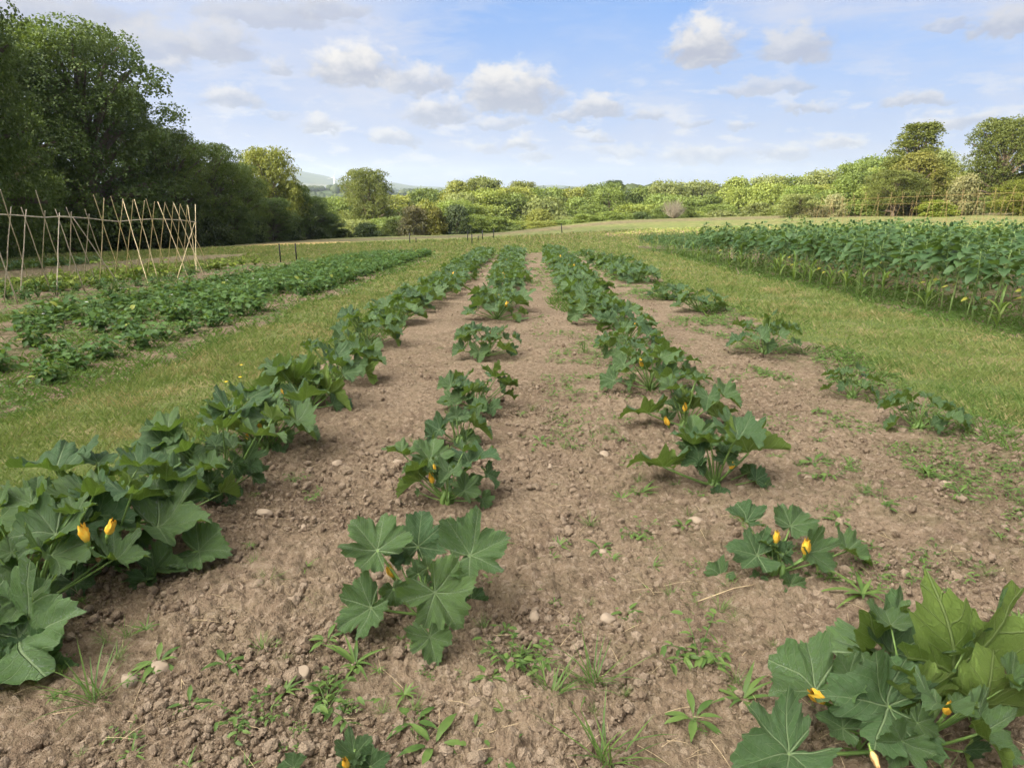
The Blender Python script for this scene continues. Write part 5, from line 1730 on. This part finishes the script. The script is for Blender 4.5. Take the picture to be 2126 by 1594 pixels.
def build_valley_wood():
    g = np.random.default_rng(8)
    sky_x = [700, 760, 810, 860, 900, 935, 1000, 1060, 1100, 1160, 1210, 1270, 1320, 1370, 1420, 1470, 1520, 1570, 1620, 1680, 1720, 1770, 1830, 1880, 1940, 1990, 2050, 2126, 2200]
    sky_y = [412, 405, 400, 398, 384, 376, 370, 384, 378, 390, 382, 378, 384, 384, 376, 372, 366, 362, 354, 352, 346, 330, 318, 322, 300, 345, 352, 345, 340]
    GV = 'trees of the sunlit valley wood'
    cols = [(.190, .238, .068), (.165, .225, .066), (.210, .240, .070), (.150, .205, .064), (.18, .215, .092), (.130, .180, .060)]
    words = ['yellow-green', 'fresh green', 'golden green', 'mid green', 'greyish green', 'deeper green']
    tree_px('oak_tree', BIG[3], 757, 346, 150, 62, (.125, .155, .045), 'large round solitary oak rising above the valley wood near the left', 'tree', GV, 20, None)
    tree_px('oak_tree', BIG[4], 1276, 372, 190, 26, (.055, .085, .03), 'small dark round oak on the skyline of the valley wood', 'tree', GV, 21, None)
    tree_px('oak_tree', MID[2], 1003, 366, 185, 52, (.14, .17, .06), 'broad domed dull green tree on the skyline left of centre', 'tree', GV, 22, None)
    tree_px('oak_tree', MID[4], 1085, 374, 190, 36, (.15, .175, .06), 'domed olive tree right of the broad one on the skyline', 'tree', GV, 23, None)
    layers = ((185, 0, 66, 'back line'), (158, 25, 62, 'second line'), (138, 50, 56, 'third line'), (122, 74, 48, 'front line'))
    for li, (Y, dn, step, nm) in enumerate(layers):
        px = 700 + 18 * li
        i = 0
        while px < 2180:
            Yt = Y + g.normal(0, 4)
            if px > 1650: Yt = Yt * (.80 if li else .78)
            top = np.interp(px, sky_x, sky_y) + dn * (1 + .25 * g.normal() * (li > 0)) + g.normal(0, 4)
            if li == 0 and 700 < px < 815: top += 30
            ci = int(g.integers(0, 6))
            c = np.array(cols[ci]) * (.9 + .25 * g.random())
            pr = MID[int(g.integers(0, 6))] if li < 3 else (SHR + MID)[int(g.integers(0, 8))]
            rp = step * (.74 + .34 * g.random())
            if top < 492 - .03 * (px - 700) * (px < 1500):
                tree_px('valley_tree', pr, px, top, Yt, rp, tuple(c), f'{words[ci]} tree, {ORD[min(i, 35)]} from the left in the {nm} of the valley wood', 'tree', GV, 2000 + li * 100 + i, None)
            i += 1
            px += step * (.75 + .4 * g.random())
    # distinctive shrubs along the front of the wood
    for (px, top, Y, rp, c, pr, lab) in (
            (858, 428, 116, 42, (.15, .145, .085), SHR[0], 'greyish fuzzy willow bush at the front of the valley wood'),
            (905, 432, 117, 28, (.13, .135, .035), SHR[1], 'olive conical bush right of the grey willow'),
            (948, 425, 118, 34, (.07, .10, .055), SHR[2], 'blue-green round bush right of the olive one'),
            (760, 462, 115, 34, (.055, .085, .035), SHR[3], 'dark round bush left of the grey willow'),
            (815, 455, 116, 26, (.10, .13, .04), SHR[1], 'mid green bush between the dark bush and the willow'),
            (1330, 440, 118, 28, (.08, .12, .05), SHR[0], 'deep green bush before the middle of the valley wood'),
            (1735, 402, 92, 26, (.26, .27, .16), SHR[2], 'pale silvery bush in bloom behind the right canes'),
            (1690, 425, 92, 34, (.17, .17, .10), SHR[3], 'greyish bush left of the pale blooming one'),
            (2010, 362, 88, 40, (.18, .185, .10), SHR[0], 'fuzzy grey-green bush between the two tall right trees'),
            (1945, 415, 86, 50, (.165, .21, .04), SHR[1], 'bright green hedge-like bush behind the right canes')):
        tree_px('shrub', pr, px, top, Y, rp, c, lab, 'bush', 'bushes before the valley wood', int(px))
    # the two tall right-hand trees
    tree_px('cedar_tree', TIER[0], 1918, 246, 104, 72, (.11, .135, .036), 'tall layered conifer left of the blue gap at the right', 'tree', GV, 30, 3.0)
    tree_px('ash_tree', TIER[1], 1915, 310, 96, 72, (.15, .16, .045), 'rounded pale tree in front of the tall layered conifer', 'tree', GV, 31, None)
    tree_px('beech_tree', BIG[4], 2100, 236, 100, 74, (.095, .120, .032), 'tall dense dark tree at the right edge', 'tree', GV, 32, None)
    tree_px('ash_tree', BIG[4], 1868, 350, 90, 68, (.115, .14, .045), 'spreading tree with a visible trunk behind the right canes', 'tree', GV, 33, 1.2)
    tree_px('ash_tree', BIG[3], 2130, 370, 84, 60, (.13, .155, .03), 'yellow-green tree under the tall dark one at the right edge', 'tree', GV, 34, 0)
    # two bare bushes
    for (px, py, Y, h, lab) in ((1398, 462, 112, 3.2, 'bare grey dead bush before the valley wood, right of centre'),):
        P = at_y(px, py, Y); z = float(H(P[0], Y))
        mb = MB(); q = np.random.default_rng(px)
        for k in range(110):
            a = q.random() * 6.28; e = R(22 + 64 * q.random()); L = h * (.55 + .45 * q.random())
            d = np.array([math.cos(a) * math.cos(e), math.sin(a) * math.cos(e), math.sin(e)])
            tube(mb, bez(np.zeros(3), d * L * np.array([.62, .62, .35]), d * L, 5), np.linspace(.030, .008, 5), 4, cap=False)
            for kk in range(3):
                p = d * L * (.5 + .15 * kk); a2 = q.random() * 6.28
                tube(mb, [p, p + np.array([math.cos(a2) * .5, math.sin(a2) * .5, .7])], [.02, .008], 3, cap=False)
        o = mb.build('dead_bush', M['twig']); o.location = (P[0], Y, z)
        tag(o, lab, 'bush', 'bare bushes before the wood')
build_valley_wood()

# ------------------------------------------------------------------ far plain: woodland, houses, wind turbine
def build_far():
    g = np.random.default_rng(18)
    mb = MB()
    n = 0
    bV, bF = ico(1)
    P, S, rn = [], [], []
    for k in range(1500):
        px = 560 + 1650 * g.random(); 
        D = 500 * (3800 / 500) ** g.random()
        d = ray(px, 390); X = d[0] / d[1] * D
        if fbm(np.array([X / 160]), np.array([D / 90.0]), 400, 3)[0] < .50: continue
        z = float(H(X, D)); h = 7 + 7 * g.random()
        for q in range(7):
            P.append((X + g.normal(0, 9), D + g.normal(0, 9), z + h * .4)); S.append((5 + 5 * g.random(), 5 + 5 * g.random(), h * (.5 + .35 * g.random()))); rn.append(g.random())
    P = np.array(P); S = np.array(S)
    jv = bV * (1 + .25 * (np.random.default_rng(3).random((len(bV), 1)) - .5))
    m = len(P)
    V = (jv[None] * S[:, None, :]) + P[:, None, :]
    F = (bF[None] + (np.arange(m) * len(bV))[:, None, None]).reshape(-1, 3)
    mb.add(V.reshape(-1, 3), F, rnd=np.repeat(np.array(rn), len(bV)))
    o = mb.build('distant_woodland', M['crown']); o.color = (.06, .085, .035, 1)
    tag(o, 'far hedges and woods merging into one mass on the plain', 'woodland', kind='stuff')
    # wind turbine
    Yt = 2600.0
    base = at_y(695, 386, Yt); hub = at_y(693, 369, Yt)
    z0 = float(H(base[0], Yt))
    root = empty('wind_turbine', (hub[0], Yt, z0), 'white three-bladed wind turbine on the far plain below the hill', 'wind turbine')
    hz = hub[2] - z0
    mb = MB(); tube(mb, [(0, 0, 0), (0, 0, hz * .5), (0, 0, hz - 1)], [2.4, 1.9, 1.4], 12); mb.build('tower', M['white'], root)
    mb = MB(); tube(mb, [(0, -4, hz), (0, -2, hz), (0, 5, hz)], [1.0, 1.9, 1.7], 10); mb.build('nacelle', M['white'], root)
    for k in range(3):
        a = R(20 + 120 * k)
        mb = MB(); L = 24
        d = np.array([math.sin(a), 0, math.cos(a)]); e = np.array([math.cos(a), 0, -math.sin(a)])
        V = []
        for i in range(6):
            t = i / 5; w = (1.6 - 1.15 * t) * (1 if i else .7); th = .5 * (1 - .7 * t)
            c = np.array([0, -3.2, hz]) + d * L * t
            V += [c - e * w * .4, c + np.array([0, -th, 0]), c + e * w * .6, c + np.array([0, th, 0])]
        F = [(i * 4 + j, i * 4 + (j + 1) % 4, i * 4 + 4 + (j + 1) % 4, i * 4 + 4 + j) for i in range(5) for j in range(4)]
        mb.add(np.array(V), np.array(F)); mb.build('blade', M['white'], root)
    # houses
    for (px, py, D, w, lab) in ((686, 389, 1450, 13, 'white house with grey roof on the far plain, left of its twin'), (697, 387, 1520, 10, 'smaller white house right of the other one on the far plain')):
        p = at_y(px, py, D); z = max(float(H(p[0], D)), p[2] - 3); 
        root = empty('house', (p[0], D, float(H(p[0], D))), lab, 'house', 'white houses on the far plain')
        zz = 4.2
        mb = MB()
        X2, Y2 = w / 2, 4
        V = [(-X2, -Y2, 0), (X2, -Y2, 0), (X2, Y2, 0), (-X2, Y2, 0), (-X2, -Y2, zz), (X2, -Y2, zz), (X2, Y2, zz), (-X2, Y2, zz), (-X2, 0, zz + 2.8), (X2, 0, zz + 2.8)]
        mb.add(V, [np.array([(0, 1, 5, 4), (1, 2, 6, 5), (2, 3, 7, 6), (3, 0, 4, 7)]), np.array([(4, 7, 8)[::-1], (5, 9, 6)[::-1]])]); mb.build('wall', M['brick'], root, smooth=False)
        mb = MB()
        V = [(-X2 - .5, -Y2 - .6, zz - .3), (X2 + .5, -Y2 - .6, zz - .3), (X2 + .5, 0, zz + 3.1), (-X2 - .5, 0, zz + 3.1), (-X2 - .5, Y2 + .6, zz - .3), (X2 + .5, Y2 + .6, zz - .3)]
        mb.add(V, np.array([(0, 1, 2, 3), (3, 2, 5, 4)])); mb.build('roof', M['roof'], root, smooth=False)
        for wx in (-.28, .05, .3):
            mb = MB(); a = wx * w
            V = [(a - .5, -Y2 - .05, zz - 2.4), (a + .5, -Y2 - .05, zz - 2.4), (a + .5, -Y2 - .05, zz - 1.0), (a - .5, -Y2 - .05, zz - 1.0)]
            mb.add(V, np.array([(0, 1, 2, 3)])); mb.build('window', M['glass'], root, smooth=False)
build_far()

# ------------------------------------------------------------------ the air
def build_haze():
    m, N, out = new_mat('haze_air')
    v = N.n('ShaderNodeVolumePrincipled')
    v.inputs['Color'].default_value = (.70, .83, 1.0, 1)
    v.inputs['Density'].default_value = 1.3e-4
    v.inputs['Anisotropy'].default_value = .2
    N.link(v.outputs[0], out.inputs['Volume'])
    mb = MB()
    x0, x1, y0, y1, z0, z1 = -8800, 8800, -8800, 8800, -60, 190
    V = [(x0, y0, z0), (x1, y0, z0), (x1, y1, z0), (x0, y1, z0), (x0, y0, z1), (x1, y0, z1), (x1, y1, z1), (x0, y1, z1)]
    mb.add(V, np.array([(3, 2, 1, 0), (4, 5, 6, 7), (0, 1, 5, 4), (1, 2, 6, 5), (2, 3, 7, 6), (3, 0, 4, 7)]))
    o = mb.build('haze', m, smooth=False)
    tag(o, 'thin blue summer haze in the air over the whole valley', 'haze', kind='stuff')
HAZE = True
if HAZE: build_haze()
SC.cycles.max_bounces = 6
SC.cycles.diffuse_bounces = 3
SC.cycles.glossy_bounces = 2
SC.cycles.transmission_bounces = 3
SC.cycles.transparent_max_bounces = 4
SC.cycles.volume_bounces = 0
SC.cycles.use_denoising = True
SC.cycles.sample_clamp_indirect = 6.0
